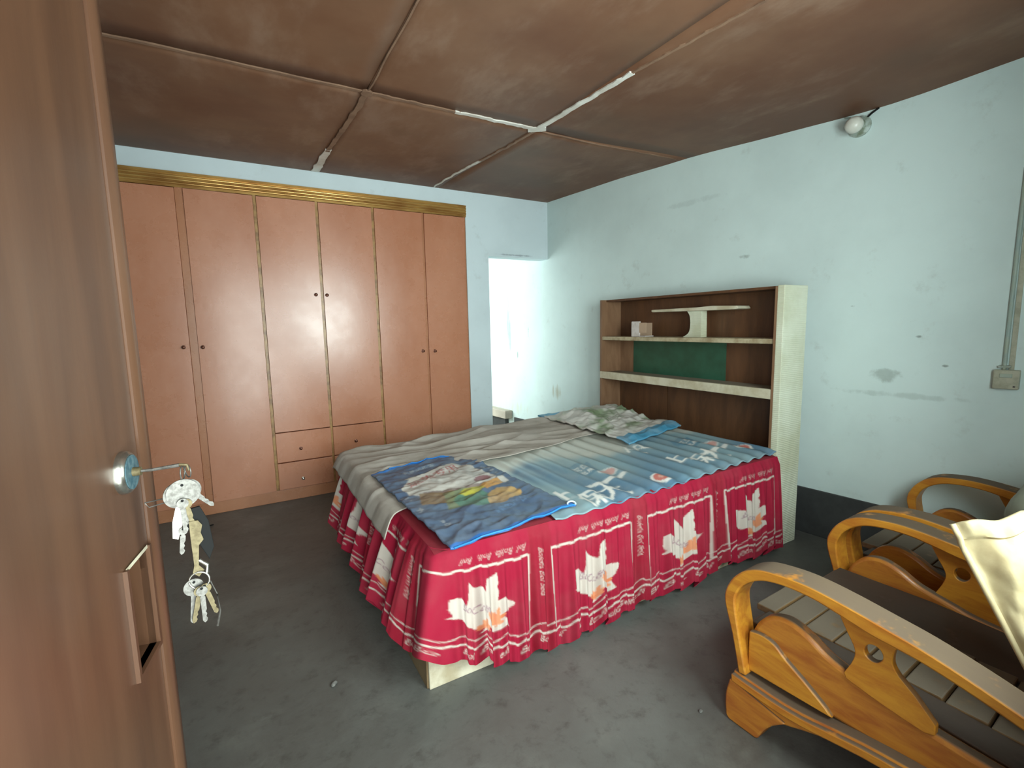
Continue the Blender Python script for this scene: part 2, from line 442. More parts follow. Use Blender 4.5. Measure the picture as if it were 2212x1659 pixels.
struct(MB().box(-1.15, 3.45, -0.9, Y1+0.14, -0.12, 0.0).out('floor', M['floor']))
struct(MB().box(0.7, 3.1, Y1+0.14, 6.75, -0.12, 0.10).out('floor_beyond', M['floor_pale']))
# right wall, slightly out of square, running on into the room beyond
struct(MB().prism([(W2(-0.25), -0.25), (W2(6.75), 6.75), (W2(6.75)+0.16, 6.75), (W2(-0.25)+0.16, -0.25)], -0.05, 2.75, 'z').out('wall_right', M['wall_w2']))
struct(MB().prism([(W2(-0.02)-0.012, -0.02), (W2(4.70)-0.012, 4.70), (W2(4.70)+0.01, 4.70), (W2(-0.02)+0.01, -0.02)], 0.0, 0.293, 'z').out('baseboard_right', M['skirting'], bevel=0.004))
# back wall around the built-in wardrobe, with the opening beside the right wall
wb = MB()
wb.box(-1.15, -0.695, Y1, Y1+0.14, 0, 2.75)
wb.box(-0.695, 1.90, Y1, Y1+0.14, 2.43, 2.75)
wb.box(1.90, 2.128, Y1, Y1+0.14, 0, 2.75)
wb.box(2.128, W2(Y1)+0.02, Y1, Y1+0.14, 2.008, 2.75)
struct(wb.out('wall_back', M['wall_w1']))
struct(MB().box(-1.15, -1.0, -0.25, Y1+0.6, -0.05, 2.75).out('wall_left', M['wall_w1']))
# wall behind the viewer: doorway and window
wf = MB()
wf.box(-1.15, -0.36, -0.22, -0.02, -0.05, 2.75); wf.box(-0.36, 0.56, -0.22, -0.02, 2.10, 2.75)
wf.box(0.56, 0.85, -0.22, -0.02, -0.05, 2.75); wf.box(0.85, 1.75, -0.22, -0.02, -0.05, 0.95)
wf.box(0.85, 1.75, -0.22, -0.02, 2.10, 2.75); wf.box(1.75, 3.45, -0.22, -0.02, -0.05, 2.75)
struct(wf.out('wall_front', M['wall_w1']))
win = struct(empty('window_1', (1.30, -0.12, 0.95)))
wfm = MB(); wfm.box(0.85, 1.75, -0.15, -0.09, 0.95, 1.0); wfm.box(0.85, 1.75, -0.15, -0.09, 2.05, 2.10)
wfm.box(0.85, 0.90, -0.15, -0.09, 1.0, 2.05); wfm.box(1.70, 1.75, -0.15, -0.09, 1.0, 2.05)
wfm.out('window_frame', M['white_frame'], win)
for xm in (1.30,): MB().box(xm-0.02, xm+0.02, -0.145, -0.095, 1.0, 2.05).out('mullion', M['white_frame'], win)
# room beyond
struct(MB().box(0.6, 3.1, 6.6, 6.75, -0.1, 2.75).out('wall_beyond_back', M['wall_w1']))
wl = MB(); wl.box(0.9, 1.0, Y1+0.46, 4.75, -0.1, 2.75); wl.box(0.9, 1.0, 6.15, 6.6, -0.1, 2.75)
wl.box(0.9, 1.0, 4.75, 6.15, -0.1, 0.7); wl.box(0.9, 1.0, 4.75, 6.15, 2.2, 2.75)
struct(wl.out('wall_beyond_left', M['wall_w1']))
struct(MB().box(0.6, 3.1, Y1+0.14, 6.75, 2.62, 2.75).out('ceiling_beyond', M['white_frame']))

# masonry ledge along the right wall of the room beyond
lg = empty('masonry_ledge', (2.62, 5.5, 0.1))
tag(lg, 'white masonry ledge with peeling edge in the room beyond the opening', 'ledge')
MB().prism([(W2(4.74)-0.10, 4.74), (W2(6.5)-0.10, 6.5), (W2(6.5)-0.005, 6.5), (W2(4.74)-0.005, 4.74)], 0.275, 0.37, 'z').out('ledge_top', M['floor_pale'], lg, bevel=0.008)
MB().prism([(W2(4.82)-0.05, 4.82), (W2(6.5)-0.05, 6.5), (W2(6.5)-0.005, 6.5), (W2(4.82)-0.005, 4.82)], 0.10, 0.275, 'z').out('ledge_support', M['skirting'], lg)

# ceiling: sagging hardboard panels
def ceil_z(x, y):
    z = 2.505 + 0.06*sst(2.5, 4.0, y)
    wx = sst(1.9, 3.0, x)
    z += wx*(0.035*sst(1.8, 2.6, y)*(1-sst(3.0, 4.0, y)) - 0.035*math.exp(-((y-1.3)/0.5)**2))
    return z
xc = [-1.1, 0.65, 1.65, 3.35]; yc = [-0.05, 2.5, Y1+0.05]
ceil = struct(empty('ceiling', (1.0, 2.0, 2.5)))
for a in range(3):
    for b in range(2):
        x0, x1, y0, y1 = xc[a], xc[a+1], yc[b], yc[b+1]
        ph = random.random()*9
        def fn(u, v):
            x = x0+(x1-x0)*u; y = y0+(y1-y0)*v
            e = 0.0015
            x = min(max(x, x0+e), x1-e); y = min(max(y, y0+e), y1-e)
            bul = math.sin(PI*u)*math.sin(PI*v)
            return (x, y, ceil_z(x, y) - 0.004*bul + 0.016*bul*nz(x*1.6+ph, y*1.6, 3))
        grid_mesh('ceiling_panel', fn, 22, 22, M['ceiling'], ceil, solid=0.012, solid_off=1.0)
MB().box(-1.15, 3.45, -0.22, Y1+0.14, 2.66, 2.75).out('roof_deck', M['dark'], ceil)

def seam(p0, p1, w0, w1, mat, seed, n=26):
    """a strip of seam tape following the sagging boards"""
    v = []; p0 = Vector(p0); p1 = Vector(p1); t = (p1-p0).normalized(); nn = Vector((-t.y, t.x))
    for i in range(n+1):
        q = p0.lerp(p1, i/n) + nn*(0.010*nz(i*0.35, seed)+0.003*nz(i*1.3, seed+3))
        wd = (w0+(w1-w0)*i/n)*(1+0.45*nz(i*0.6, seed+7))*0.5
        z = ceil_z(q.x, q.y) - 0.006 - 0.003*abs(nz(i*0.8, seed+5))
        for s in (-1, 1): v.append((q.x+nn.x*wd*s, q.y+nn.y*wd*s, z))
        for s in (-1, 1): v.append((q.x+nn.x*wd*s*0.8, q.y+nn.y*wd*s*0.8, z+0.022))
    f = []
    for i in range(n):
        k = 4*i
        f += [(k, k+1, k+5, k+4), (k+1, k+3, k+7, k+5), (k+3, k+2, k+6, k+7), (k+2, k, k+4, k+6)]
    f += [(0, 1, 3, 2), (4*n, 4*n+2, 4*n+3, 4*n+1)]
    return mesh('seam_strip', v, f, mat, ceil)
seam((0.655, 2.50), (0.64, 3.55), 0.030, 0.026, M['tape_brown'], 1)
seam((0.64, 3.50), (0.635, 4.06), 0.040, 0.060, M['tape'], 2, 12)
seam((0.66, 2.50), (-1.05, 2.50), 0.020, 0.014, M['tape_brown'], 3)
seam((0.64, 2.50), (1.15, 2.497), 0.026, 0.02, M['tape_brown'], 4)
seam((1.12, 2.497), (1.62, 2.49), 0.024, 0.030, M['tape'], 5)
seam((1.645, 2.50), (1.62, 3.2), 0.02, 0.02, M['tape_brown'], 6)
seam((1.62, 3.2), (1.60, 4.06), 0.024, 0.012, M['tape'], 7)
seam((1.60, 2.52), (1.69, 2.46), 0.06, 0.05, M['tape'], 8, 4)
seam((1.645, 2.48), (1.69, 1.75), 0.036, 0.030, M['tape'], 9)
seam((1.69, 1.75), (1.76, 1.15), 0.016, 0.014, M['tape_brown'], 10)
seam((1.76, 1.15), (1.72, 0.1), 0.014, 0.012, M['tape_brown'], 11)
seam((0.655, 2.49), (0.66, 0.1), 0.008, 0.008, M['tape_brown'], 12)
seam((1.68, 2.50), (2.90, 2.55), 0.006, 0.010, M['tape_brown'], 13)
MB().lathe([(0.0, 0), (0.030, 0.0), (0.028, 0.012), (0, 0.014)], (0.655, 2.50, ceil_z(0.655, 2.5)-0.012), (0, 0, 1), 9).out('seam_patch', M['tape_brown'], ceil)

# ------------------------------------------------------------------ open door at the left with its lock
phi = math.radians(9.3)
DD = Vector((math.sin(phi), math.cos(phi), 0)); DN = Vector((math.cos(phi), -math.sin(phi), 0)); DH = Vector((-0.31, 0.02, 0))
def dp(along, out, z): p = DH + DD*along + DN*out; return (p.x, p.y, z)
def dbox(mb, a0, a1, o0, o1, z0, z1):
    v = [dp(a, o, z) for a in (a0, a1) for o in (o0, o1) for z in (z0, z1)]
    return mb.add(v, [(0, 1, 3, 2), (4, 6, 7, 5), (0, 4, 5, 1), (2, 3, 7, 6), (0, 2, 6, 4), (1, 5, 7, 3)])
door = struct(empty('door_1', tuple(DH)))
door['label'] = 'brown varnished wooden door standing open at the left edge'
lf = MB()
T = -0.042
dbox(lf, 0.03, 0.865, T, 0, 0.01, 2.06); dbox(lf, 0.865, 0.950, T, 0, 0.01, 0.828); dbox(lf, 0.865, 0.950, T, 0, 0.992, 2.06)
dbox(lf, 0.950, 0.962, T, 0, 0.01, 2.06)
lf.out('door_leaf', M['door'], door)
ed = MB()
prof = [(0.964, T), (0.964, 0.004), (0.974, 0.010), (0.990, 0.010), (1.000, 0.002), (1.004, -0.012), (1.000, T)]
v = [dp(a, o, 0.01) for a, o in prof] + [dp(a, o, 2.06) for a, o in prof]; n = len(prof)
ed.add(v, [tuple(range(n)), tuple(range(2*n-1, n-1, -1))] + [(i, (i+1) % n, n+(i+1) % n, n+i) for i in range(n)])
ed.out('edge_lipping', M['door'], door, smooth=40)
# cut-out finger pull in the leaf
fp = MB(); dbox(fp, 0.865, 0.950, T, T+0.004, 0.828, 0.992); fp.out('pull_backing', M['hb_brown'], door)
fr = MB(); dbox(fr, 0.857, 0.865, -0.01, 0.006, 0.82, 1.0); dbox(fr, 0.950, 0.958, -0.01, 0.006, 0.82, 1.0); dbox(fr, 0.865, 0.950, -0.01, 0.006, 0.82, 0.828)
fr.out('pull_frame', M['door'], door)
tp = MB(); v = [dp(0.865, 0.003, 0.996), dp(0.950, 0.003, 0.996), dp(0.865, -0.036, 0.955), dp(0.950, -0.036, 0.955)]
v += [(p[0], p[1], p[2]+0.006) for p in v]
tp.add(v, [(0, 1, 3, 2), (4, 6, 7, 5), (0, 4, 5, 1), (2, 3, 7, 6), (0, 2, 6, 4), (1, 5, 7, 3)]).out('pull_top', M['hb_cream'], door)  # cream colour paints the light caught by the slanted top of the pull
md = MB(); dbox(md, 0.905, 0.913, T, -0.012, 0.83, 0.955); md.out('pull_bar', M['hb_brown'], door)
kz = 1.140; KA = 0.898
kp = dp(KA, 0.0, kz)
lk = MB().lathe([(0.0, -0.001), (0.033, 0.0), (0.033, 0.004), (0.0315, 0.009), (0.028, 0.012), (0.0, 0.012)], kp, DN, 32).out('lock_knob', M['chrome'], door, smooth=40)
MB().lathe([(0, 0.0122), (0.0262, 0.0122), (0.0262, 0.0134), (0.006, 0.0138), (0, 0.0138)], kp, DN, 28).out('knob_face', M['knob_blue'], lk, smooth=40)  # mottled blue-grey colour over the knob face
MB().lathe([(0, 0.0136), (0.007, 0.0138), (0.0065, 0.024), (0, 0.024)], kp, DN, 16).out('lock_cylinder', M['brass'], lk, smooth=40)
# door frame
fm = MB(); fm.box(-0.36, -0.33, -0.22, -0.02, 0, 2.10); fm.box(0.53, 0.56, -0.22, -0.02, 0, 2.10); fm.box(-0.33, 0.53, -0.22, -0.02, 2.07, 2.10)
struct(fm.out('trim_1', M['door']))

# ------------------------------------------------------------------ key bunch hanging from the lock
keys = empty('key_bunch', (-0.10, 0.865, 1.14))
tag(keys, 'bunch of silver and brass keys hanging from the lock of the brown door', 'keys')
RX = Vector((0.985, 0.17, 0)).normalized()   # sideways, square to the viewer's line
FY = Vector((-RX.y, RX.x, 0))
def kpt(o, a, b, c): return tuple(Vector(o) + RX*a + Vector((0, 0, 1))*b + FY*c)
def key_mesh(mat, origin, ang, bow=0.0125, shaft=0.030, turn=0.0, name='key', wsh=0.0035):
    """flat key: round bow with hole, notched blade; origin is the hole, it hangs along ang from straight down"""
    out = []
    nb = 20
    for k in range(nb+1):
        g = math.radians(-60 + 300*k/nb) + PI/2*0
        out.append((bow*math.sin(g+PI*0.0+math.radians(-90+0))*1.0, -bow*0.62+bow*math.cos(g-math.radians(90))*1.0))
    # simple outline: bow circle then blade
    pts = [(bow*math.cos(g), -0.6*bow+bow*math.sin(g)) for g in np.linspace(-PI/2+0.30, 1.5*PI-0.30, 24)]
    y0 = pts[-1][1]; tip = y0-shaft
    blade_l = [(-wsh, y0-0.002), (-wsh, tip+0.004), (-0.001, tip)]
    blade_r = [(wsh*0.6, tip+0.002), (wsh, tip+0.006), (wsh*0.45, tip+0.010), (wsh*0.9, tip+0.014), (wsh*0.5, tip+0.018), (wsh, tip+0.022), (wsh, y0-0.002)]
    ol = pts + blade_l + blade_r
    ca, sa = math.cos(ang), math.sin(ang); ct, st = math.cos(turn), math.sin(turn)
    th = 0.0011
    def tr(x, y, z):
        x, z = x*ct - z*st, x*st + z*ct
        return kpt(origin, x*ca - y*sa, x*sa + y*ca, z)
    n = len(ol)
    v = [tr(x, y, -th) for x, y in ol] + [tr(x, y, th) for x, y in ol]
    f = [tuple(range(n)), tuple(range(2*n-1, n-1, -1))] + [(i, (i+1) % n, n+(i+1) % n, n+i) for i in range(n)]
    ko = mesh(name, v, f, mat, keys)
    hb_ = MB().lathe([(0, -0.0014), (0.0022, -0.0014), (0.0022, 0.0014), (0, 0.0014)], origin, Vector((RX*st*0 + FY)), 10)
    hb_.out('key_hole', M['black_plastic'], ko)
    return ko
def torus(o, R, r, nrm, name, mat, n=24, m=8, gap=None):
    nrm = Vector(nrm).normalized(); a = nrm.cross(Vector((0, 0, 1)))
    if a.length < 1e-3: a = nrm.cross(Vector((1, 0, 0)))
    a.normalize(); b = nrm.cross(a)
    pts = [Vector(o)+a*R*math.cos(g)+b*R*math.sin(g) for g in np.linspace(0, 2*PI, n+1)]
    return MB().tube(pts, r, m, False).out(name, mat, keys, smooth=60)
kb = Vector(dp(KA, 0.023, kz))
ke = Vector(dp(KA, 0.074, kz+0.003))
MB().tube([kb, kb+DN*0.014, ke], [0.0022, 0.0024, 0.0030], 8).out('lock_key', M['steel'], keys, smooth=40)
MB().tube([ke+Vector((0, 0, 0.001)), ke+DN*0.010+Vector((0, 0, -0.001)), ke+DN*0.012+Vector((0, 0, -0.010))], 0.0022, 8).out('key_bow', M['brass'], keys, smooth=40)
r0 = ke + DN*0.003
torus(r0+Vector((0, 0, -0.013)), 0.011, 0.0011, DN, 'split_ring', M['steel'])
torus(r0+Vector((0.007, 0.004, -0.012)), 0.010, 0.0010, DN+FY*0.6, 'split_ring', M['steel'])
B0 = Vector((r0.x-0.002, r0.y-0.006, kz-0.028))
key_mesh(M['steel'], B0, 0.05, bow=0.0225, shaft=0.030, wsh=0.0045)
key_mesh(M['steel'], B0+FY*0.003+Vector((-0.004, 0, -0.003)), -0.06, bow=0.021, shaft=0.028, turn=0.1)
key_mesh(M['steel'], B0+FY*0.006+Vector((0.002, 0, -0.004)), 0.75, bow=0.017, shaft=0.030, turn=0.2)
key_mesh(M['brass'], B0-FY*0.002+Vector((0.002, 0, -0.026)), 0.18, bow=0.008, shaft=0.036)
key_mesh(M['steel'], B0-FY*0.004+Vector((-0.002, 0, -0.024)), 0.02, bow=0.008, shaft=0.040)
# folding blade, black fob, long brass key, second ring with small keys, tag
sb = MB(); P0 = B0+Vector((-0.006, 0, -0.030))
sb.add([kpt(P0, x, y, c) for c in (-0.0015, 0.0015) for x, y in ((-0.004, 0), (0.006, 0), (0.001, -0.034), (-0.006, -0.056), (-0.013, -0.052), (-0.011, -0.026))],
       [(0, 1, 2, 3, 4, 5), (11, 10, 9, 8, 7, 6)] + [(i, (i+1) % 6, 6+(i+1) % 6, 6+i) for i in range(6)])
sb.out('nail_clipper', M['chrome'], keys)
fob = MB(); P1 = B0+Vector((0.010, 0.004, -0.042))
fob.add([kpt(P1, x, y, c) for c in (-0.003, 0.003) for x, y in ((-0.012, 0), (0.010, 0.002), (0.020, -0.025), (0.024, -0.070), (0.016, -0.090), (0.004, -0.060), (-0.010, -0.03))],
        [(0, 1, 2, 3, 4, 5, 6), (13, 12, 11, 10, 9, 8, 7)] + [(i, (i+1) % 7, 7+(i+1) % 7, 7+i) for i in range(7)])
fob.out('leather_fob', M['black_plastic'], keys, bevel=0.001)
lk_ = MB(); P2 = B0+Vector((0.008, -0.002, -0.060))
lk_.add([kpt(P2, x, y, c) for c in (-0.0016, 0.0016) for x, y in ((-0.004, 0), (0.008, -0.001), (0.013, -0.010), (0.010, -0.022), (0.013, -0.034), (0.006, -0.042), (0.003, -0.075), (0.010, -0.085), (0.002, -0.094), (-0.006, -0.086), (-0.003, -0.074), (-0.004, -0.03))],
        [tuple(range(12)), tuple(range(23, 11, -1))] + [(i, (i+1) % 12, 12+(i+1) % 12, 12+i) for i in range(12)])
lk_.out('key', M['brass'], keys)
key_mesh(M['steel'], B0+Vector((-0.004, -0.003, -0.070)), -0.12, bow=0.006, shaft=0.032)
R2 = B0+Vector((0.010, -0.004, -0.160))
torus(R2, 0.014, 0.0016, FY+RX*0.3, 'split_ring', M['chrome'])
MB().tube([B0+Vector((0.012, 0, -0.128)), B0+Vector((0.022, -0.002, -0.138)), R2+Vector((0.012, 0, 0.010))], 0.0035, 8).out('clasp', M['chrome'], keys, smooth=60)
key_mesh(M['steel'], R2+Vector((-0.008, 0.003, -0.002)), -0.10, bow=0.014, shaft=0.046)
key_mesh(M['brass'], R2+Vector((0.000, -0.003, -0.012)), -0.22, bow=0.008, shaft=0.044)
key_mesh(M['steel'], R2+Vector((0.002, -0.005, -0.012)), 0.02, bow=0.008, shaft=0.046)
key_mesh(M['brass'], R2+Vector((0.006, -0.002, -0.010)), 0.26, bow=0.008, shaft=0.042)
MB().tube([R2+Vector((0.013, 0, 0)), R2+Vector((0.022, 0, -0.03)), R2+Vector((0.024, 0, -0.060)), R2+Vector((0.018, 0, -0.085))], [0.001, 0.001, 0.0016, 0.0022], 6).out('cord_tag', M['steel'], keys, smooth=60)
MB().tube([B0+Vector((-0.012, 0, -0.022)), B0+Vector((-0.045, 0.01, -0.030)), B0+Vector((-0.050, 0.01, -0.022)), B0+Vector((-0.014, 0, -0.016))], 0.0010, 6).out('wire_loop', M['steel'], keys, smooth=60)

# ------------------------------------------------------------------ built-in wardrobe
wd = empty('wardrobe', (0.6, Y1, 0))
tag(wd, 'built-in salmon brown wardrobe with six tall doors and drawers', 'wardrobe')
xs = [-0.690, -0.257, 0.200, 0.626, 1.057, 1.486, 1.896]
body = MB()
body.box(-0.69, 1.895, Y1+0.43, Y1+0.45, 0, 2.42); body.box(-0.69, 1.895, Y1+0.02, Y1+0.43, 2.40, 2.425)
body.box(-0.694, -0.672, Y1+0.004, Y1+0.43, 0, 2.42); body.box(1.878, 1.898, Y1+0.004, Y1+0.43, 0, 2.42)
body.out('carcass', M['frame_paint'], wd)
for k, x in enumerate(xs[1:-1]):
    z0 = 0.09
    wide = 0.05 if k == 0 else 0.022
    MB().box(x-wide/2, x+wide/2, Y1-0.004, Y1+0.04, z0, 2.34).out('stile', M['frame_paint'] if k in (0, 4) else M['strip'], wd, bevel=0.002)
pl = MB().box(-0.69, 1.895, Y1-0.006, Y1+0.03, 0.0, 0.092).out('plinth', M['frame_paint'], wd, bevel=0.002)
def knob(p, mat, parent, r=0.011):
    MB().lathe([(0, 0), (r*1.25, 0), (r*1.2, 0.004), (r*0.6, 0.006), (r*0.55, 0.014), (r, 0.018), (r*0.95, 0.026), (r*0.3, 0.029), (0, 0.029)], p, (0, -1, 0), 16).out('knob', mat, parent, smooth=40)
kn = {0: (-0.319, 1.247), 1: (-0.205, 1.243), 2: (0.578, 1.624), 3: (0.660, 1.622), 4: (1.436, 1.143), 5: (1.548, 1.138)}
warp = [0.0, 0.010, 0.004, 0.0, 0.003, 0.0]
for k in range(6):
    x0 = xs[k] + (0.026 if k == 1 else 0.012); x1 = xs[k+1] - (0.026 if k == 0 else 0.012)
    if k == 0: x0 = -0.672
    if k == 5: x1 = 1.878
    z0 = 0.56 if k in (2, 3) else 0.096
    w_ = warp[k]
    v = []
    nu, nvv = 4, 12
    for i in range(nu+1):
        for j in range(nvv+1):
            u, t = i/nu, j/nvv
            y = Y1 - 0.016 - w_*((t-0.5)*2)**2*(u if k in (0, 2, 4) else 1-u) - 0.002*math.sin(PI*u)
            v.append((x0+(x1-x0)*u, y, z0+(2.332-z0)*t))
    me_v = v + [(p[0], p[1]+0.022, p[2]) for p in v]
    fc = grid_faces(nu+1, nvv+1); nn_ = len(v); f = fc + [tuple(nn_+i for i in reversed(q)) for q in fc]
    ring = [i*(nvv+1) for i in range(nu+1)] + [nu*(nvv+1)+j for j in range(1, nvv+1)] + [i*(nvv+1)+nvv for i in range(nu-1, -1, -1)] + [j for j in range(nvv-1, 0, -1)]
    f += [(ring[i], ring[(i+1) % len(ring)], nn_+ring[(i+1) % len(ring)], nn_+ring[i]) for i in range(len(ring))]
    d = mesh('wardrobe_door', me_v, f, M['door_paint'], wd, smooth=35)
    knob((kn[k][0], Y1-0.018-w_*0.1, kn[k][1]), M['brown_knob'], d)
for c in range(2):
    xa, xb = xs[2+c]+0.010, xs[3+c]-0.006
    for rz, (z0, z1) in enumerate(((0.096, 0.308), (0.316, 0.552))):
        d = MB().box(xa, xb, Y1-0.017, Y1+0.02, z0, z1).out('drawer', M['door_paint'], wd, bevel=0.003)
        knob(((xa+xb)/2-0.03, Y1-0.017, (z0+z1)/2+(-0.02 if rz else -0.035)), M['chrome'] if rz == 0 else M['brown_knob'], d, 0.010)
# reeded cornice
cr = MB(); prof = []
prof.append((Y1+0.02, 2.336))
z = 2.336
prof += [(Y1-0.020, 2.336), (Y1-0.020, 2.350)]
for k in range(3):
    zz = 2.352+k*0.022
    for g in np.linspace(-PI/2, PI/2, 7): prof.append((Y1-0.020-0.010*math.cos(g), zz+0.010+0.0095*math.sin(g)))
prof += [(Y1-0.022, 2.420), (Y1-0.028, 2.424), (Y1-0.028, 2.436), (Y1+0.02, 2.436)]
co_ = cr.prism(prof, -0.692, 1.897, 'x').out('cornice', M['gold'], wd, smooth=35)

# ------------------------------------------------------------------ bed
bed = empty('bed', (1.6, 2.35, 0))
tag(bed, 'double bed on a cream and brown boxed base under a red skirt', 'bed')
MB().box(0.527, 2.64, 1.575, 1.60, 0, 0.30).out('side_board', M['bed_cream'], bed, bevel=0.003)
MB().box(0.527, 2.64, 3.075, 3.10, 0, 0.30).out('side_board', M['bed_cream'], bed, bevel=0.003)
MB().box(0.520, 0.545, 1.585, 3.09, 0, 0.30).out('foot_board', M['bed_brown'], bed, bevel=0.003)
MB().box(0.60, 2.64, 1.60, 3.07, 0.27, 0.536).out('bed_deck', M['bed_brown'], bed)
def bed_z(x): return 0.545 + 0.022*sst(1.0, 2.6, x)

# printed red bedspread with a gathered skirt
RED = np.array(srgb(148, 25, 51)[:3]); REDD = np.array(srgb(132, 23, 38)[:3]); WHT = srgb(190, 182, 172); MAU = srgb(140, 112, 124); ORA = srgb(206, 128, 84)
LS, LA, LF = 1.51, 0.11, 2.018
SL = LS+LA+LF
cv = Canvas(SL, 0.60, 0.002, RED)
leaf_px = [(830,490),(838,610),(825,640),(840,690),(828,790),(900,785),(965,820),(915,880),(905,920),(830,975),(860,990),(895,1040),(910,1085),(840,1115),(735,1140),(725,1190),(700,1225),(668,1228),(715,1150),(605,1140),(550,1115),(540,1090),(470,1060),(500,1040),(480,960),(485,830),(545,825),(590,890),(605,800),(612,615),(665,680),(700,690),(725,740),(733,640),(740,580)]
LEAF = [((X-700)*0.27/490, (Y+0.31*(X-720)-439)*0.31/821) for X, Y in leaf_px]
def wavy(x0, x1, y, amp, per, ph): return [(x, y+amp*math.sin(2*PI*x/per+ph)) for x in np.arange(x0, x1+0.001, 0.008)]
panel_left = [1.490+0.548*k for k in range(-3, 4)]
for k, p0 in enumerate(panel_left):
    p1 = p0+0.445
    cv.poly([(p0-0.10, 0.0), (p0, 0.0), (p0, 0.6), (p0-0.10, 0.6)], REDD, 0.55)
    cv.line(wavy(p0, p1, 0.098, 0.003, 0.07, k), 0.010, WHT)
    cv.line([(p0, 0.098), (p0+0.006, 0.43)], 0.007, WHT, 0.95); cv.line([(p1, 0.098), (p1-0.006, 0.43)], 0.009, WHT, 0.95)
    cx, cy = p0+0.225, 0.10
    cv.poly([(cx+a, cy+b) for a, b in LEAF], WHT)
    cv.text('BoCelfla', (cx-0.085, cy+0.175), 0.046, MAU, ex=(0.80, 0.25), ey=(0.1, -1), shear=0.3)
    for (ox, oy, sc) in ((0.055, 0.215, 0.30), (0.0, 0.262, 0.20)):
        cv.poly([(cx+ox+a*sc, cy+oy+(b-0.17)*sc) for a, b in LEAF], ORA, 0.9)
    cv.text('Bel. Bolfla. Bolh. Belf', (p1-0.01, 0.048), 0.036, WHT, ex=(-0.95, 0), ey=(0, 1), shear=0.45, alpha=0.6)
    cv.text('Bolefla Bol Sela', (p0-0.062, 0.08), 0.036, WHT, ex=(0, 0.9), ey=(1, 0), shear=0.45, alpha=0.6)
cv.line(wavy(0, SL, 0.408, 0.006, 0.17, 0.4), 0.006, WHT, 0.7)
cv.line(wavy(0, SL, 0.440, 0.0045, 0.06, 1.4), 0.009, WHT)
x = 0.01
while x < SL:
    cv.text(random.choice(['Bol', 'Belfa', 'Bo', 'elf']), (x, 0.484+random.uniform(-0.004, 0.004)), 0.040, WHT, shear=0.3, alpha=0.85); x += random.uniform(0.07, 0.11)
cv.blur(1)
random.seed(11)
ph_ = [random.random()*6 for _ in range(6)]
def pleat(s):
    foot = 1-sst(LS-0.02, LS+LA+0.06, s)
    w1 = math.sin(2*PI*s/0.145+ph_[0]+1.4*nz(s*3.1, 2.0)); w2 = math.sin(2*PI*s/0.083+ph_[1]+1.2*nz(s*4.0, 5.0)); w3 = math.sin(2*PI*s/0.036+ph_[2]+nz(s*9, 7))
    a = foot*(0.034*w1+0.016*w2+0.005*w3) + (1-foot)*(0.017*w1*(0.4+1.2*abs(nz(s*2, 9)))+0.013*w2+0.007*w3)
    return a, foot
def skirt(u, t):
    s = u*SL
    a, foot = pleat(s)
    if s < LS: bx, by, nx, ny = 0.560, 3.13-s, -1, 0
    elif s < LS+LA:
        g = PI + (s-LS)/LA*PI/2; bx, by = 0.63+0.07*math.cos(g), 1.62+0.07*math.sin(g); nx, ny = math.cos(g), math.sin(g)
    else: bx, by, nx, ny = 0.63+s-LS-LA, 1.55, 0, -1
    L = (0.425*foot + 0.505*(1-foot)) - 0.07*math.exp(-((s-1.62)/0.18)**2) - 0.008 + 0.038*nz(s*4.3, 1.7) - 1.2*a + 0.026*abs(math.sin(PI*s/0.115+nz(s*3, 4)))
    k = t
    out = 0.004 + 0.012*sst(0, 0.08, k) + (0.085*foot+0.034*(1-foot))*k**0.8 + a*(k**0.75)*1.15
    zt = bed_z(bx) + 0.004 - 0.006*sst(0, 0.05, k)
    return (bx+nx*out, by+ny*out, zt - L*k)
def skirt_col(u, t): return cv.at(u*SL, t*0.515)
bs = empty('bedspread', (1.6, 2.35, bed_z(1.0)))
tag(bs, 'red bedspread with white maple leaf print and gathered skirt', 'bedspread')
grid_mesh('gathered_skirt', skirt, 860, 100, M['bedspread'], bs, skirt_col)
def bs_top(u, v):
    x = 0.556+(2.648-0.556)*u; y = 1.546+(3.13-1.546)*v
    return (x, y, bed_z(x)+0.005+0.003*nz(x*5, y*5)-0.006*(1-sst(0, 0.015, v))-0.006*(1-sst(0, 0.015, u)))
def bs_tcol(u, v):
    x = (0.496+2.152*u); return tuple(0.7*REDD+0.3*np.array(srgb(150, 70, 80)[:3]))
grid_mesh('bedspread_top', bs_top, 120, 70, M['bedspread'], bs, bs_tcol)

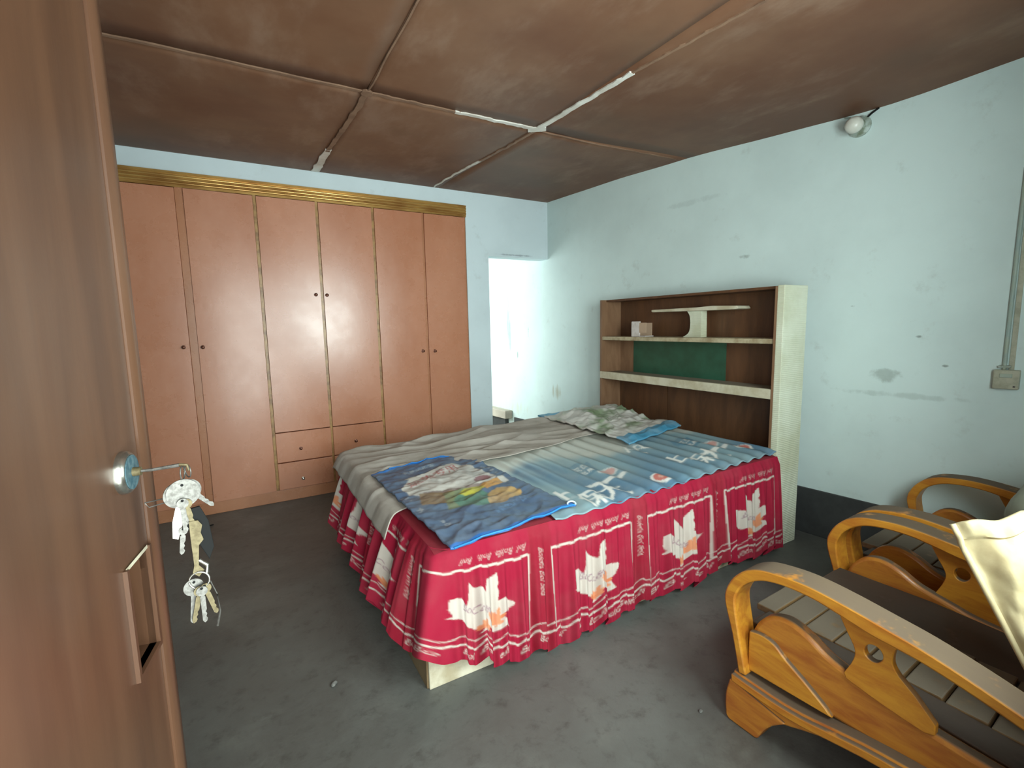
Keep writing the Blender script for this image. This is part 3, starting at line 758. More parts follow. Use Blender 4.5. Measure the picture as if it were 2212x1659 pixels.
# crumpled grey quilt over the far half of the bed
def quilt_front(x): return 1.93 + 0.48*sst(0.4, 1.25, x) + 0.10*sst(1.25, 2.2, x) + 0.02*nz(x*4, 3)
def ridged(x, y, z): return 1-abs(mn.noise(Vector((x, y, z))))*2
def quilt(u, v):
    x = 0.445 + (2.36-0.445)*u
    y0 = quilt_front(x); y1 = 3.185+0.012*nz(x*3, 1)
    y = y0+(y1-y0)*v
    fan = (y-2.2)*0.9
    wr = 0.0
    wr += 0.022*max(0, ridged(x*1.1+fan, y*4.6-x*1.5, 1.3)-0.25)
    wr += 0.012*max(0, ridged(x*1.6-fan*0.5, y*7.0+x*1.6, 6.1)-0.2)
    wr += 0.005*nz(x*5, y*8, 2.2) + 0.0015*nz(x*14, y*22, 4)
    wr *= (0.35+0.65*sst(0.0, 0.10, v))*(0.4+0.6*sst(0.5, 0.75, x))
    z = bed_z(max(x, 0.5)) + 0.012 + 0.018*sst(0.95, 1.25, x) + wr + 0.012*sst(0.2, 0.7, v)
    ex = max(0.0, 0.56-x); z -= 7.0*ex*ex
    ey = max(0.0, y-3.11); z -= 4.5*ey*ey
    ox = x - 0.0
    if x < 0.53: ox = 0.53 - (0.53-x)*0.6 - 0.012*abs(nz(y*6, 2))*sst(0.53, 0.5, x)
    return (ox, y, z)
q_ = grid_mesh('quilt', quilt, 300, 170, M['quilt'], None, solid=0.004)
tag(q_, 'crumpled grey beige quilt spread over the far half of the bed', 'quilt')

# corrugated blue plastic mat with white print
def blue(*c): return np.array(srgb(*c)[:3])
MX0, MX1, MY0, MY1 = 1.08, 2.655, 1.532, 2.60
fc_ = Canvas(MX1-MX0, MY1-MY0, 0.004, blue(92, 130, 152))
H_, W_ = fc_.a.shape[:2]
for i in range(H_):
    y = MY0+i*0.004
    for j in range(W_):
        x = MX0+j*0.004
        cream = sst(0.0, 0.16, (y-2.12) - 0.16*nz(x*2.2, y*2.0, 4) + 0.10*math.sin(x*7.0+0.6))
        deep = sst(-0.25, 0.35, nz(x*2.6+4, y*1.5, 8))
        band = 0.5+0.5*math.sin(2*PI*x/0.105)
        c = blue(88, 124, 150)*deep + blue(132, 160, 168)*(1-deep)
        c = c*(0.88+0.2*band)  # corrugation shading painted into the blue: paler ridges, darker troughs
        c = c*(1-cream) + blue(196, 198, 188)*cream
        fc_.a[i, j] = c
PW = srgb(232, 232, 226); PK = srgb(206, 138, 128)
def mxy(x, y): return (x-MX0, y-MY0)
for ox, zs in ((0.0, 1.0), (0.84, 1.0)):
    # swoosh, logo plate, badge, lettering (canvas y grows away from the viewer)
    sw = [mxy(1.42+ox, 1.775), mxy(1.50+ox, 1.760), mxy(1.56+ox, 1.790), mxy(1.62+ox, 1.785), mxy(1.70+ox, 1.80), mxy(1.72+ox, 1.775), mxy(1.64+ox, 1.755), mxy(1.57+ox, 1.755), mxy(1.50+ox, 1.725), mxy(1.43+ox, 1.745)]
    fc_.poly(sw, PW, 0.9)
    fc_.poly([mxy(1.46+ox, 1.97), mxy(1.50+ox, 2.07), mxy(1.68+ox, 2.07), mxy(1.64+ox, 1.90), mxy(1.50+ox, 1.88)], blue(86, 128, 150), 0.9)
    fc_.text('家保', mxy(1.515+ox, 1.975), 0.055, PW, ex=(1, 0), ey=(0, 1), shear=0.2)
    fc_.text('家居', mxy(1.525+ox, 1.915), 0.045, PW, ex=(1, 0), ey=(0, 1), shear=0.2)
    fc_.ellipse(mxy(1.655+ox, 1.865), 0.06, 0.045, PW, 0.6); fc_.ellipse(mxy(1.655+ox, 1.865), 0.045, 0.032, PK, 0.8)
    fc_.ellipse(mxy(1.80+ox if ox == 0 else 2.585, 1.625 if ox == 0 else 1.70), 0.050, 0.055, PW, 0.95); fc_.ellipse(mxy(1.805+ox if ox == 0 else 2.59, 1.63 if ox == 0 else 1.705), 0.038, 0.040, srgb(200, 104, 92), 0.95)
    fc_.ellipse(mxy(1.805+ox if ox == 0 else 2.59, 1.63 if ox == 0 else 1.705), 0.014, 0.016, srgb(224, 176, 160), 0.9)
    yb = 1.585 if ox == 0 else 1.655
    for (gx, gy, gh, gc) in ((1.19, yb+0.08, 0.12, '上'), (1.285, yb-0.02, 0.14, '保'), (1.415, yb+0.0, 0.15, '大')):
        for dx in (-0.003, 0.003): fc_.text(gc, mxy(gx+ox+dx, gy), gh, PW, ex=(1.0, 0), ey=(0, 1.15))
    if ox: 
        for kx in range(2):
            X0 = 1.99+0.075*kx
            fc_.line([mxy(X0, 2.05), mxy(X0+0.03, 2.12), mxy(X0+0.06, 2.11), mxy(X0+0.05, 2.05), mxy(X0+0.09, 1.99)], 0.014, PW, 0.9)
            fc_.line([mxy(X0+0.02, 2.08), mxy(X0+0.07, 2.03)], 0.012, PW, 0.8)
    else:
        fc_.ellipse(mxy(1.13, 1.83), 0.05, 0.016, PW, 0.8, 0.3); fc_.ellipse(mxy(1.11, 1.90), 0.05, 0.016, PW, 0.8, 0.3)
fc_.blur(1)
def mat_fn(u, v):
    x = MX0+(MX1-MX0)*u; y = MY0+0.025*u+(MY1-MY0-0.025*u)*v
    corr = 0.0075*math.sin(2*PI*x/0.105+0.8*nz(x*2, 1))*(0.55+0.45*sst(1.2, 1.6, x))*(1-0.5*sst(0.4, 1.0, v))
    z = bed_z(x)+0.017+corr+0.016*sst(1.6, 2.6, x)+0.004*nz(x*5, y*4)
    z -= 0.010*sst(0.05, 0.0, v)
    return (x, y, z)
mt = grid_mesh('plastic_mat', mat_fn, 264, 100, M['film'], None, lambda u, v: fc_.at((MX1-MX0)*u, (MY1-MY0)*v), solid=0.004)
tag(mt, 'corrugated blue plastic mat with white lettering along the front of the bed', 'mat')

# woven sacks
def bil(P, u, v): return tuple((1-u)*(1-v)*P[0][k]+u*(1-v)*P[1][k]+u*v*P[2][k]+(1-u)*v*P[3][k] for k in range(len(P[0])))
SW, SHh = 0.60, 1.06
sk = Canvas(SW, SHh, 0.004, blue(58, 80, 116))
H_, W_ = sk.a.shape[:2]
for i in range(H_):
    for j in range(W_):
        a = 0.5+0.5*nz(j*0.03, i*0.03, 5)
        sk.a[i, j] = blue(66, 88, 122)*(1-a)+blue(100, 120, 142)*a
# v runs from the near end (0) to the far end (1)
sk.poly([(0.06, 0.60), (0.10, 0.55), (0.46, 0.47), (0.53, 0.55), (0.52, 0.80), (0.44, 0.90), (0.14, 0.82), (0.05, 0.70)], srgb(206, 202, 194))
sk.poly([(0.13, 0.545), (0.46, 0.47), (0.47, 0.505), (0.12, 0.585)], srgb(128, 106, 100), 0.8)
sk.poly([(0.06, 0.44), (0.20, 0.36), (0.26, 0.52), (0.10, 0.58)], srgb(150, 122, 84), 0.95)
sk.poly([(0.14, 0.32), (0.34, 0.30), (0.36, 0.50), (0.20, 0.52)], srgb(120, 128, 92), 0.9)
sk.ellipse((0.29, 0.36), 0.10, 0.085, srgb(84, 122, 104), 0.95); sk.ellipse((0.33, 0.46), 0.075, 0.040, srgb(190, 184, 70), 0.95, 0.2)
sk.ellipse((0.44, 0.33), 0.085, 0.075, srgb(196, 158, 96), 0.95); sk.ellipse((0.38, 0.29), 0.05, 0.05, srgb(188, 152, 100), 0.95)
sk.poly([(0.40, 0.43), (0.54, 0.46), (0.54, 0.53), (0.40, 0.50)], srgb(214, 156, 72), 0.95); sk.poly([(0.52, 0.455), (0.56, 0.465), (0.56, 0.54), (0.52, 0.53)], srgb(210, 208, 200))
sk.ellipse((0.46, 0.575), 0.050, 0.038, srgb(146, 92, 96), 0.95)
sk.text('蔬菜专用', (0.10, 0.70), 0.082, srgb(170, 62, 58), ex=(1.05, 0.32), ey=(-0.1, 1.0))
sk.text('优质编织袋', (0.14, 0.905), 0.040, srgb(168, 180, 186), ex=(1.0, 0.1), ey=(0, 1), alpha=0.8)
sk.text('绿色产品', (0.30, 0.16), 0.05, srgb(110, 146, 186), ex=(1.0, 0.25), ey=(0, 1), alpha=0.8)
for (a, b) in ((0.03, 0.55), (0.04, 0.40), (0.56, 0.62), (0.565, 0.72), (0.08, 0.22)):
    for _ in range(5):
        sk.ellipse((a+random.uniform(-0.012, 0.012), b+random.uniform(-0.04, 0.04)), 0.010, 0.005, srgb(176, 182, 186), 0.7, random.random()*3)
sk.poly([(0, 0), (SW, 0), (SW, 0.022), (0, 0.022)], srgb(36, 110, 190)); sk.poly([(0, SHh-0.018), (SW, SHh-0.018), (SW, SHh+0.01), (0, SHh+0.01)], srgb(40, 120, 200))
sk.blur(1)
S1 = [(0.600, 1.500), (1.205, 1.560), (1.150, 2.628), (0.572, 2.522)]
def sack1(u, v):
    x, y = bil(S1, u, v)
    x += 0.010*nz(y*4, 3)*(abs(u-0.5)*2); y += 0.012*nz(x*6, 8)*(abs(v-0.5)*2)
    wr = 0.010*max(0, ridged(x*4+y*3, y*12-x*7, 2.4)-0.2)+0.006*nz(x*16, y*18, 3)+0.003*nz(x*38, y*40, 3)
    z = bed_z(x)+0.030+wr
    z += 0.010*sst(0.5, 0.9, v)*sst(0.3, 0.0, abs(u-0.6))
    z += 0.012*sst(0.10, 0.0, v)*sst(0.4, 1.0, u)
    if y < 1.55: z -= 0.12*(1.55-y)
    return (x, y, z)
o = grid_mesh('woven_sack', sack1, 110, 180, M['sack'], None, lambda u, v: sk.at(u*SW, v*SHh), solid=0.007)
tag(o, 'flattened dark blue woven sack with vegetable print at the foot corner of the bed', 'sack', 'woven sacks on the bed')
for nm, v0 in (('hem', 0.0), ('hem', 1.0)):
    pts = []
    for k in range(25):
        p = sack1(0.02+0.96*k/24, v0); pts.append((p[0], p[1], p[2]+0.001))
    if v0 == 0.0: h_ = MB().tube(pts, 0.0038, 6)
    else: h_ = MB().tube(pts[4:], 0.0032, 6)
    h_.out('hem', plain('bright_blue_hem', srgb(44, 132, 214), 0.4), o, smooth=60)
pr = sack1(1.0, 0.0)
ol_ = MB(); R_ = 0.020
ol_.tube([(pr[0]-0.02+0.020*math.cos(g), pr[1]+0.008+0.012*math.sin(g), pr[2]+0.006+0.006*math.sin(g)) for g in np.linspace(-0.6, PI, 12)], 0.004, 8).out('folded_corner', plain('pale_fold', srgb(196, 210, 222), 0.5), o, smooth=60)

s2 = Canvas(SW, SHh, 0.004, blue(196, 198, 190))
H_, W_ = s2.a.shape[:2]
for i in range(H_):
    for j in range(W_):
        a = sst(-0.1, 0.3, nz(j*0.022, i*0.022, 15)+0.25*nz(j*0.09, i*0.09, 2)); g = sst(0.12, 0.3, i/H_)*sst(0.95, 0.6, i/H_)
        s2.a[i, j] = blue(204, 202, 196)*(1-a*g)+blue(126, 146, 112)*a*g
s2.poly([(0.0, 0.0), (SW, 0.0), (SW, 0.125), (0.28, 0.10), (0.0, 0.11)], srgb(66, 138, 172)); s2.poly([(0, SHh-0.10), (0.42, SHh-0.12), (0.42, SHh+0.01), (0, SHh+0.01)], srgb(60, 160, 204))
s2.text('蔬菜', (0.22, 0.45), 0.10, srgb(96, 122, 84), ex=(1, 0.1), ey=(0, 1), alpha=0.8)
s2.blur(1)
S2 = [(2.065, 2.140), (2.645, 2.225), (2.640, 3.090), (2.06, 3.160)]
def sack2(u, v):
    x, y = bil(S2, u, v)
    x += 0.012*nz(y*5, 9)*(abs(u-0.5)*2); y += 0.015*nz(x*6, 4)*(abs(v-0.5)*2)
    wr = 0.022*max(0, ridged(x*5+y*2, y*9-x*6, 9.4)-0.2)+0.012*nz(x*13, y*14, 6)+0.005*nz(x*30, y*32, 1)
    lift = 0.055*sst(0.25, 0.75, v)*sst(0.0, 0.35, u)*sst(1.0, 0.8, v)
    z = bed_z(x)+0.066+wr*(0.4+0.6*math.sin(PI*min(max(v, 0), 1)))+lift+0.02*sst(0.3, 0.1, v)*sst(0.2, 0.9, u)
    if v < 0.05: z -= 0.02*(0.05-v)/0.05
    return (x, y, z)
o2 = grid_mesh('woven_sack', sack2, 110, 160, M['sack2'], None, lambda u, v: s2.at(u*SW, v*SHh), solid=0.012)
tag(o2, 'crumpled pale green printed woven sack with blue hem by the shelf headboard', 'sack', 'woven sacks on the bed')

# ------------------------------------------------------------------ headboard bookcase
hb = empty('headboard_bookcase', (2.78, 2.33, 0))
tag(hb, 'brown headboard bookcase with open shelves and cream papered end', 'bookcase')
HX, HBk, HY0, HY1, HZ = 2.662, 2.890, 1.555, 3.11, 1.545
MB().box(HX-0.004, HBk, HY0, HY0+0.040, 0.0, HZ).out('end_panel', M['wallpaper'], hb, bevel=0.003)
MB().box(HX-0.006, HX+0.012, HY0+0.040, HY0+0.052, 0.0, HZ-0.006).out('edge_strip', M['hb_light'], hb)
MB().box(HX, HBk, HY1-0.022, HY1, 0.0, HZ).out('side_panel', M['hb_light'], hb, bevel=0.002)
bx0 = HBk-0.016
MB().box(bx0, HBk, HY0+0.04, HY1-0.022, 1.232, HZ-0.004).out('back_panel', M['hb_brown'], hb)
MB().box(bx0, HBk, HY0+0.04, 2.06, 0.93, 1.232).out('back_panel', M['hb_brown'], hb)
MB().box(bx0-0.002, HBk, 2.06, 2.93, 0.93, 1.232).out('green_back_panel', M['hb_green'], hb)
MB().box(bx0, HBk, 2.93, HY1-0.022, 0.93, 1.232).out('back_panel', M['hb_light'], hb)
MB().box(bx0, HBk, HY0+0.04, 2.56, 0.30, 0.93).out('back_panel', M['hb_brown'], hb)
MB().box(bx0-0.003, HBk, 2.565, HY1-0.022, 0.30, 0.93).out('back_panel', M['hb_brown'], hb)
MB().box(HX+0.03, HBk, HY0+0.04, HY1-0.022, 0.30, 0.32).out('base_shelf', M['hb_brown'], hb)
MB().box(HX+0.004, bx0, HY0+0.046, HY1-0.022, 1.214, 1.244).out('shelf', M['hb_shelf'], hb, bevel=0.004)
MB().box(HX+0.02, bx0, HY0+0.046, HY1-0.022, 0.925, 0.945).out('shelf', M['hb_brown'], hb)
MB().box(HX-0.004, HX+0.02, HY0+0.046, HY1-0.004, 0.893, 0.952).out('shelf_lip', M['hb_cream'], hb, bevel=0.004)
MB().box(HX+0.05, bx0, HY0+0.04, HY1, HZ-0.016, HZ).out('top_rail', M['hb_brown'], hb)
# small raised ledge on a curved bracket
lgp = [(1.888, 1.428), (1.905, 1.424), (2.10, 1.424), (2.60, 1.428), (2.612, 1.436), (2.606, 1.446), (2.20, 1.448), (2.08, 1.453), (1.90, 1.446)]
MB().prism(lgp, 2.735, 2.865, 'x').out('raised_ledge', M['hb_cream'], hb, bevel=0.003)
br = smooth_line([(2.325, 1.244), (2.275, 1.275), (2.262, 1.33), (2.268, 1.39), (2.29, 1.424)], 5) + [(2.175, 1.424), (2.172, 1.244)]
MB().prism(br, 2.75, 2.81, 'x').out('curved_bracket', M['wallpaper'], hb, smooth=40)
# torn carton on the upper shelf
ct = empty('torn_carton', (2.72, 2.70, 1.244))
tag(ct, 'small torn white carton standing on the upper headboard shelf', 'carton')
c_ = MB(); c_.box(2.705, 2.709, 2.70, 2.785, 1.2445, 1.358); c_.box(2.709, 2.80, 2.782, 2.786, 1.2445, 1.362)
c_.out('carton_wall', M['carton'], ct)
MB().prism([(2.702, 2.63), (2.704, 2.70), (2.708, 2.70), (2.706, 2.63)], 1.275, 1.352, 'z').out('torn_flap', M['carton_in'], ct)
MB().box(2.709, 2.80, 2.645, 2.782, 1.2445, 1.252).out('carton_floor', M['carton'], ct)
MB().box(2.796, 2.80, 2.66, 2.782, 1.252, 1.35).out('carton_back', M['carton_in'], ct)

# ------------------------------------------------------------------ wooden armchairs
def make_chair(X):
    t = empty('wooden_armchair', (X+0.405, 0.5, 0))
    outer = smooth_line([(0.893, 0.184), (0.920, 0.305), (0.952, 0.419), (0.936, 0.486), (0.899, 0.536), (0.862, 0.562), (0.819, 0.577), (0.742, 0.586), (0.677, 0.585), (0.599, 0.576), (0.514, 0.562), (0.425, 0.546), (0.327, 0.520), (0.20, 0.480), (0.10, 0.450)], 5)
    inner = smooth_line([(0.070, 0.418), (0.20, 0.448), (0.327, 0.486), (0.423, 0.509), (0.479, 0.516), (0.538, 0.522), (0.615, 0.539), (0.680, 0.551), (0.760, 0.552), (0.830, 0.537), (0.882, 0.502), (0.909, 0.458), (0.914, 0.412), (0.893, 0.305), (0.866, 0.188)], 5)
    band = outer + inner
    WA = 0.092; TW = 0.80
    for side in (0, 1):
        fx = (lambda a: X+a) if side == 0 else (lambda a: X+TW-a)
        def pr(poly, a0, a1, name, mat, bevel=0.0, smooth=None):
            x0, x1 = sorted((fx(a0), fx(a1)))
            return MB().prism(poly, x0, x1, 'x').out(name, mat, t, bevel=bevel, smooth=smooth)
        pr(band, 0.0, WA, 'arm', M['chair_wood'], 0.006, 40)
        # swelling side panel and its raised leaf shaped lower piece
        top = smooth_line([(0.876, 0.325), (0.857, 0.368), (0.828, 0.402), (0.793, 0.421), (0.754, 0.424), (0.703, 0.406), (0.651, 0.375), (0.603, 0.359), (0.548, 0.344), (0.486, 0.327), (0.38, 0.315), (0.25, 0.305), (0.09, 0.29)], 4)
        pr(top + [(0.09, 0.20), (0.875, 0.195)], 0.040, 0.085, 'side_panel', M['chair_wood_dark'], 0.012, 40)
        gr = smooth_line([(0.876, 0.335), (0.835, 0.343), (0.795, 0.334), (0.755, 0.303), (0.70, 0.268), (0.64, 0.226)], 5)
        pr(gr + [(0.62, 0.205), (0.876, 0.197)], 0.024, 0.044, 'panel_inlay', M['chair_wood'], 0.005, 40)
        # pierced splat, built as a ring of quads around its hole
        ol = smooth_line([(0.640, 0.552), (0.606, 0.488), (0.582, 0.441), (0.586, 0.401), (0.604, 0.350), (0.56, 0.335), (0.50, 0.322), (0.43, 0.312), (0.400, 0.310)], 4) + smooth_line([(0.400, 0.352), (0.44, 0.390), (0.477, 0.422), (0.495, 0.452), (0.491, 0.495), (0.470, 0.520)], 4)
        hc = (0.538, 0.456)
        def resample(poly, n):
            out = []
            P = [Vector((p[0], p[1])) for p in poly]; m = len(P)
            for k in range(n):
                g = 2*PI*k/n; d = Vector((math.cos(g), math.sin(g))); best = None
                for i in range(m):
                    a, b = P[i]-Vector(hc), P[(i+1) % m]-Vector(hc); e = b-a; den = d.x*e.y-d.y*e.x
                    if abs(den) < 1e-9: continue
                    s = (a.x*e.y-a.y*e.x)/den; q = (a.x*d.y-a.y*d.x)/den
                    if s > 0 and -1e-6 <= q <= 1+1e-6 and (best is None or s < best): best = s
                out.append((hc[0]+d.x*(best or 0.05), hc[1]+d.y*(best or 0.05)))
            return out
        nn = 64; ro = resample(ol, nn); ri = [(hc[0]+0.021*math.cos(2*PI*k/nn), hc[1]+0.023*math.sin(2*PI*k/nn)) for k in range(nn)]
        v = []; x0, x1 = sorted((fx(0.034), fx(0.056)))
        for xx in (x0, x1):
            v += [(xx, p[0], p[1]) for p in ro] + [(xx, p[0], p[1]) for p in ri]
        f = []
        for k in range(nn):
            j = (k+1) % nn
            f += [(k, j, nn+j, nn+k), (2*nn+k, 3*nn+k, 3*nn+j, 2*nn+j), (k, 2*nn+k, 2*nn+j, j), (nn+k, nn+j, 3*nn+j, 3*nn+k)]
        mesh('arm_splat', v, f, M['chair_wood'], t, bevel=0.003, smooth=40)
        # moulded base rail with carved foot
        rail = smooth_line([(0.910, 0.184), (0.78, 0.178), (0.69, 0.182), (0.60, 0.198), (0.49, 0.214), (0.30, 0.222), (0.08, 0.21)], 3)
        low = smooth_line([(0.08, 0.15), (0.30, 0.172), (0.49, 0.170), (0.60, 0.156), (0.671, 0.134), (0.740, 0.106), (0.79, 0.095), (0.910, 0.10)], 3)
        pr(rail + low, 0.0, 0.10, 'base_rail', M['chair_wood_dark'], 0.006, 40)
        mid = [(p[0], p[1]-0.006) for p in rail]; mlow = [(p[0], p[1]-0.034) for p in reversed(rail)]
        pr(mid + mlow, -0.014, 0.004, 'rail_moulding', M['chair_wood'], 0.005, 40)
        foot = smooth_line([(0.918, 0.150), (0.932, 0.085), (0.928, 0.010)], 3) + [(0.915, 0.0), (0.822, 0.0)] + smooth_line([(0.815, 0.006), (0.798, 0.044), (0.771, 0.082), (0.731, 0.118)], 3)
        pr(foot, -0.008, 0.075, 'foot', M['chair_wood_dark'], 0.006, 40)
        bk = [(0.06, 0.0), (0.12, 0.0), (0.13, 0.20), (0.12, 0.46), (0.085, 0.80), (0.045, 0.80), (0.07, 0.46), (0.07, 0.20)]
        pr(bk, 0.02, 0.075, 'back_post', M['chair_wood_dark'], 0.005, 40)
        x0, x1 = sorted((fx(0.085), fx(0.19 if side == 0 else 0.335)))
        MB().prism([(0.90, 0.21), (0.90, 0.335), (0.60, 0.334), (0.30, 0.312), (0.12, 0.300), (0.12, 0.19)], x0, x1, 'x').out('seat_rail', M['chair_dark'], t, bevel=0.004)
    MB().box(X+0.09, X+TW-0.09, 0.885, 0.915, 0.20, 0.322).out('front_rail', M['chair_wood_dark'], t, bevel=0.006)
    ys = [0.945, 0.875, 0.785, 0.695, 0.605, 0.515, 0.425, 0.335, 0.245, 0.17]
    for k in range(len(ys)-1):
        ya, yb = ys[k]-0.0025, ys[k+1]+0.0025
        zc = 0.334 - 0.03*sst(0.7, 0.1, (ya+yb)/2) + (0.004 if k == 0 else 0.0)
        MB().box(X+0.185, X+TW-0.33, yb, ya, zc-0.018, zc+0.006).out('seat_slat', M['seat_slat'], t, bevel=0.004)
    for k in range(6):
        xa = X+0.105+k*(TW-0.21)/6; xb = xa+(TW-0.21)/6-0.014
        v = []
        for (y, z) in ((0.150, 0.31), (0.130, 0.50), (0.085, 0.76)):
            v += [(xa, y, z), (xb, y, z), (xb, y-0.018, z), (xa, y-0.018, z)]
        f = [(0, 1, 2, 3), (8, 11, 10, 9)] + [(b*4+i, b*4+(i+1) % 4, b*4+4+(i+1) % 4, b*4+4+i) for b in range(2) for i in range(4)]
        mesh('back_slat', v, f, M['chair_wood'], t, bevel=0.003)
    MB().box(X+0.03, X+TW-0.03, 0.045, 0.095, 0.75, 0.84).out('top_rail', M['chair_wood'], t, bevel=0.01)
    return t
ch1 = make_chair(1.362)
_th = math.atan(0.045); _pv = Vector((1.362, 0.944, 0)); _R = Matrix.Rotation(_th, 3, 'Z')
ch1.location = _pv + _R @ (ch1.location - _pv); ch1.rotation_euler = (0, 0, _th)
tag(ch1, 'amber wooden armchair nearest the viewer with looped arms', 'armchair', 'wooden armchairs along the front wall')
def copy_tree(o, parent=None):
    c = o.copy(); C.objects.link(c)
    if parent is not None: c.parent = parent; c.matrix_parent_inverse = o.matrix_parent_inverse.copy()
    for k in list(o.children): copy_tree(k, c)
    return c
ch2 = copy_tree(ch1); ch2.location = ch1.location + _R @ Vector((0.842, 0, 0))
ch2['label'] = 'wooden armchair standing farther off, between the first armchair and the pale wall'

# kraft paper sack slumped on the near armchair
def kraft(u, v):
    # u across the mouth (left to right), v from the mouth down to the seat
    P = [(1.600, 0.462, 0.806), (1.86, 0.215, 0.905), (1.80, 0.165, 0.370), (1.565, 0.200, 0.350)]
    p = Vector(bil(P, u, v))
    nrm = Vector((-0.70, -0.62, 0.30)).normalized()
    wr = 0.030*max(0, ridged(u*2.6+v*0.9, v*0.7-u*1.5, 3.3)-0.1)+0.022*nz(u*6, v*2.2, 2)+0.004*nz(u*16, v*14, 2)
    fold = 0.010*(1 if v < 0.075 else 0)
    bulge = 0.03*math.sin(PI*u)*math.sin(PI*min(1, v))
    p += nrm*(wr*sst(0.0, 0.06, u)+fold+bulge)
    p.z += 0.006*math.sin(u*21)*(1-v)
    return tuple(p)
kr = empty('paper_sack', (1.70, 0.25, 0.33))
tag(kr, 'crumpled kraft paper sack on the near armchair at the right edge', 'paper sack')
grid_mesh('sack_front', kraft, 90, 110, M['kraft'], kr, solid=0.004, smooth=60)
def kraft_back(u, v):
    p = Vector(kraft(u, v)); d = Vector((0.42, 0.10, -0.06)).normalized()
    th = 0.012 + 0.06*math.sin(PI*u)*sst(0.0, 0.5, v)
    p2 = p + d*th
    return tuple(p2)
grid_mesh('sack_back', kraft_back, 40, 40, M['kraft'], kr, solid=0.003, smooth=60)
edge = [Vector(kraft(0.0, k/30)) for k in range(31)]
MB().tube([p+Vector((-0.002, 0.001, 0)) for p in edge], 0.0075, 8).out('side_gusset', M['kraft'], kr, smooth=60)
MB().tube([Vector(kraft(u, 0.085))+Vector((-0.0015, -0.0012, 0.001)) for u in np.linspace(0.02, 1, 30)], 0.0012, 5).out('stitch_line', M['carton_in'], kr)

# soft bag on the far armchair
def bagf(u, v):
    g = 2*PI*u; h = PI*v
    r = 1+0.10*nz(math.cos(g)*2, math.sin(g)*2, v*4)+0.05*nz(math.cos(g)*5, math.sin(g)*5, v*9)
    rx, ry, rz = 0.24, 0.205, 0.225
    sh = math.sin(h)**0.75
    return (2.60+rx*r*math.cos(g)*sh, 0.375+ry*r*math.sin(g)*sh, 0.555-rz*math.cos(PI-h)*-1*(1 if v > 0.5 else 1.0)*r if False else max(0.350, 0.57+rz*r*math.cos(h)))
bg = grid_mesh('plastic_bag', bagf, 60, 40, M['bag'], None)
tag(bg, 'stuffed grey green bag on the far armchair at the right edge', 'bag')

# ------------------------------------------------------------------ fittings on the right wall
wl_n = Vector((-1, -0.1023, 0)).normalized()
def wp(y, z, out): p = Vector((W2(y), y, z)) + wl_n*out; return p
lp = empty('wall_lamp', tuple(wp(1.43, 2.40, 0)))
tag(lp, 'unlit round bulb in a holder high on the pale wall', 'lamp')
MB().lathe([(0, 0), (0.055, 0.0), (0.055, 0.010), (0.040, 0.018), (0.030, 0.035), (0, 0.035)], wp(1.425, 2.40, 0), wl_n, 24).out('holder', M['ceramic'], lp, smooth=40)
MB().lathe([(0, 0.030), (0.024, 0.032), (0.030, 0.048), (0.040, 0.066), (0.043, 0.085), (0.038, 0.105), (0.024, 0.118), (0, 0.122)], wp(1.425, 2.40, 0), (wl_n*0.97+Vector((0, 0, -0.1))), 24).out('bulb', M['bulb'], lp, smooth=60)
MB().tube([wp(1.40, 2.43, 0.006), wp(1.37, 2.45, 0.012), wp(1.34, 2.468, 0.006)], 0.005, 6).out('wire', M['black_plastic'], lp)
MB().tube([wp(1.45, 2.44, 0.006), wp(1.47, 2.46, 0.012), wp(1.50, 2.47, 0.006)], 0.004, 6).out('wire', M['conduit'], lp)

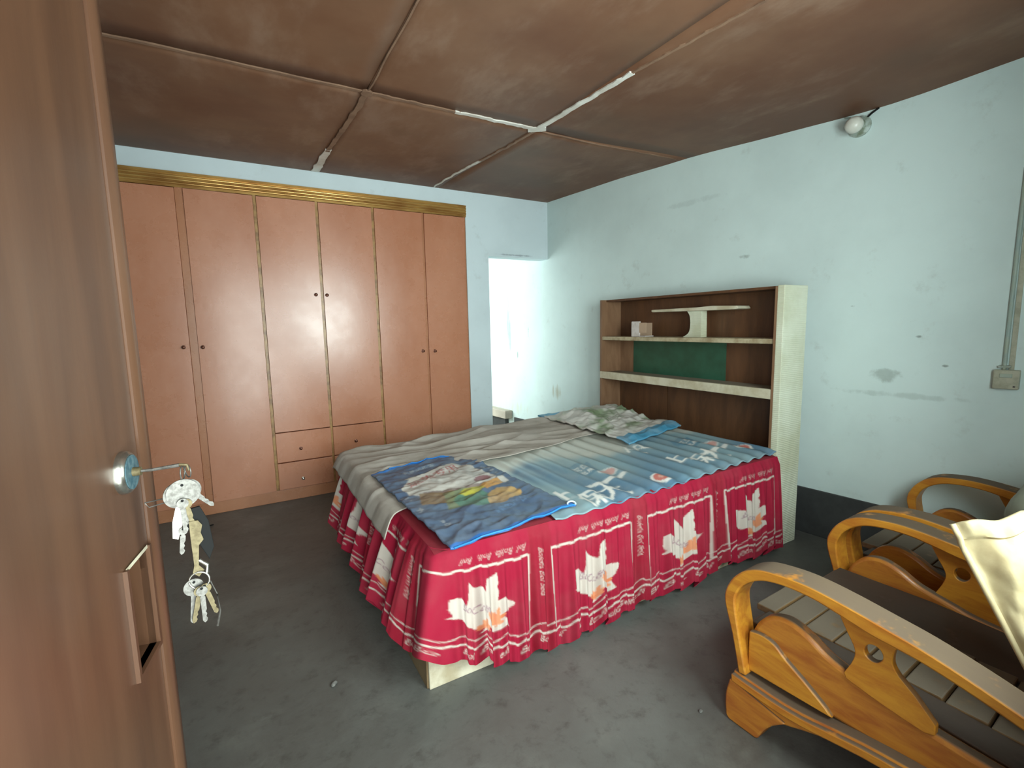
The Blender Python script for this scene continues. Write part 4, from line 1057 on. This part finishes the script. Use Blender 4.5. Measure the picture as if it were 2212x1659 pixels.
sb_ = empty('switch_box', tuple(wp(0.76, 1.0, 0)))
tag(sb_, 'yellowed surface switch box on the pale wall under a conduit', 'switch')
def wbox(y0, y1, z0, z1, o0, o1):
    v = [tuple(wp(y, z, o)) for y in (y0, y1) for o in (o0, o1) for z in (z0, z1)]
    return MB().add(v, [(0, 1, 3, 2), (4, 6, 7, 5), (0, 4, 5, 1), (2, 3, 7, 6), (0, 2, 6, 4), (1, 5, 7, 3)])
wbox(0.715, 0.802, 1.005, 1.095, 0.0, 0.034).out('box', M['box_cream'], sb_, bevel=0.004)
wbox(0.738, 0.780, 1.060, 1.078, 0.034, 0.040).out('rocker', M['conduit'], sb_, bevel=0.002)
wbox(0.725, 0.733, 1.015, 1.023, 0.034, 0.037).out('screw', M['steel'], sb_)
cd_ = empty('wall_conduit', tuple(wp(0.765, 1.1, 0)))
tag(cd_, 'painted conduit running up the pale wall from the switch box', 'conduit')
MB().tube([wp(0.770, 1.096, 0.010), wp(0.768, 1.6, 0.010), wp(0.764, 2.1, 0.010), wp(0.762, 2.48, 0.010)], 0.008, 10).out('pipe', M['conduit'], cd_, smooth=60)
wbox(0.738, 0.756, 1.096, 2.47, 0.0, 0.006).out('flat_cable', M['box_cream'], cd_)
wbox(0.748, 0.790, 1.104, 1.116, 0.0, 0.022).out('clip', M['ceramic'], cd_, bevel=0.002)

# ------------------------------------------------------------------ bits on the floor
def pebble(name, p, sx, sy, sz, rot, label, mat):
    def f(u, v):
        g = 2*PI*u; h = PI*v; r = 1+0.18*nz(math.cos(g)*1.5+p[0]*9, math.sin(g)*1.5, v*3)
        x = sx*r*math.cos(g)*math.sin(h); y = sy*r*math.sin(g)*math.sin(h); z = sz*r*math.cos(h)
        return (p[0]+x*math.cos(rot)-y*math.sin(rot), p[1]+x*math.sin(rot)+y*math.cos(rot), sz*0.9+z)
    o = grid_mesh(name, f, 20, 12, mat); tag(o, label, 'debris'); return o
pebble('pebble', (0.223, 1.793), 0.016, 0.009, 0.007, 0.9, 'small grey stone chip on the floor left of the bed', M['stone'])
pebble('floor_chip', (1.30, 0.985), 0.008, 0.006, 0.004, 0.3, 'tiny grey chip on the floor beside the near armchair foot', M['stone'])
st_ = MB().tube([(-0.33, 3.80, 0.006), (-0.29, 3.81, 0.007), (-0.235, 3.83, 0.006)], [0.005, 0.006, 0.004], 8).out('black_stick', M['black_plastic'], None, smooth=60)
tag(st_, 'short black stick on the floor in front of the wardrobe', 'debris')
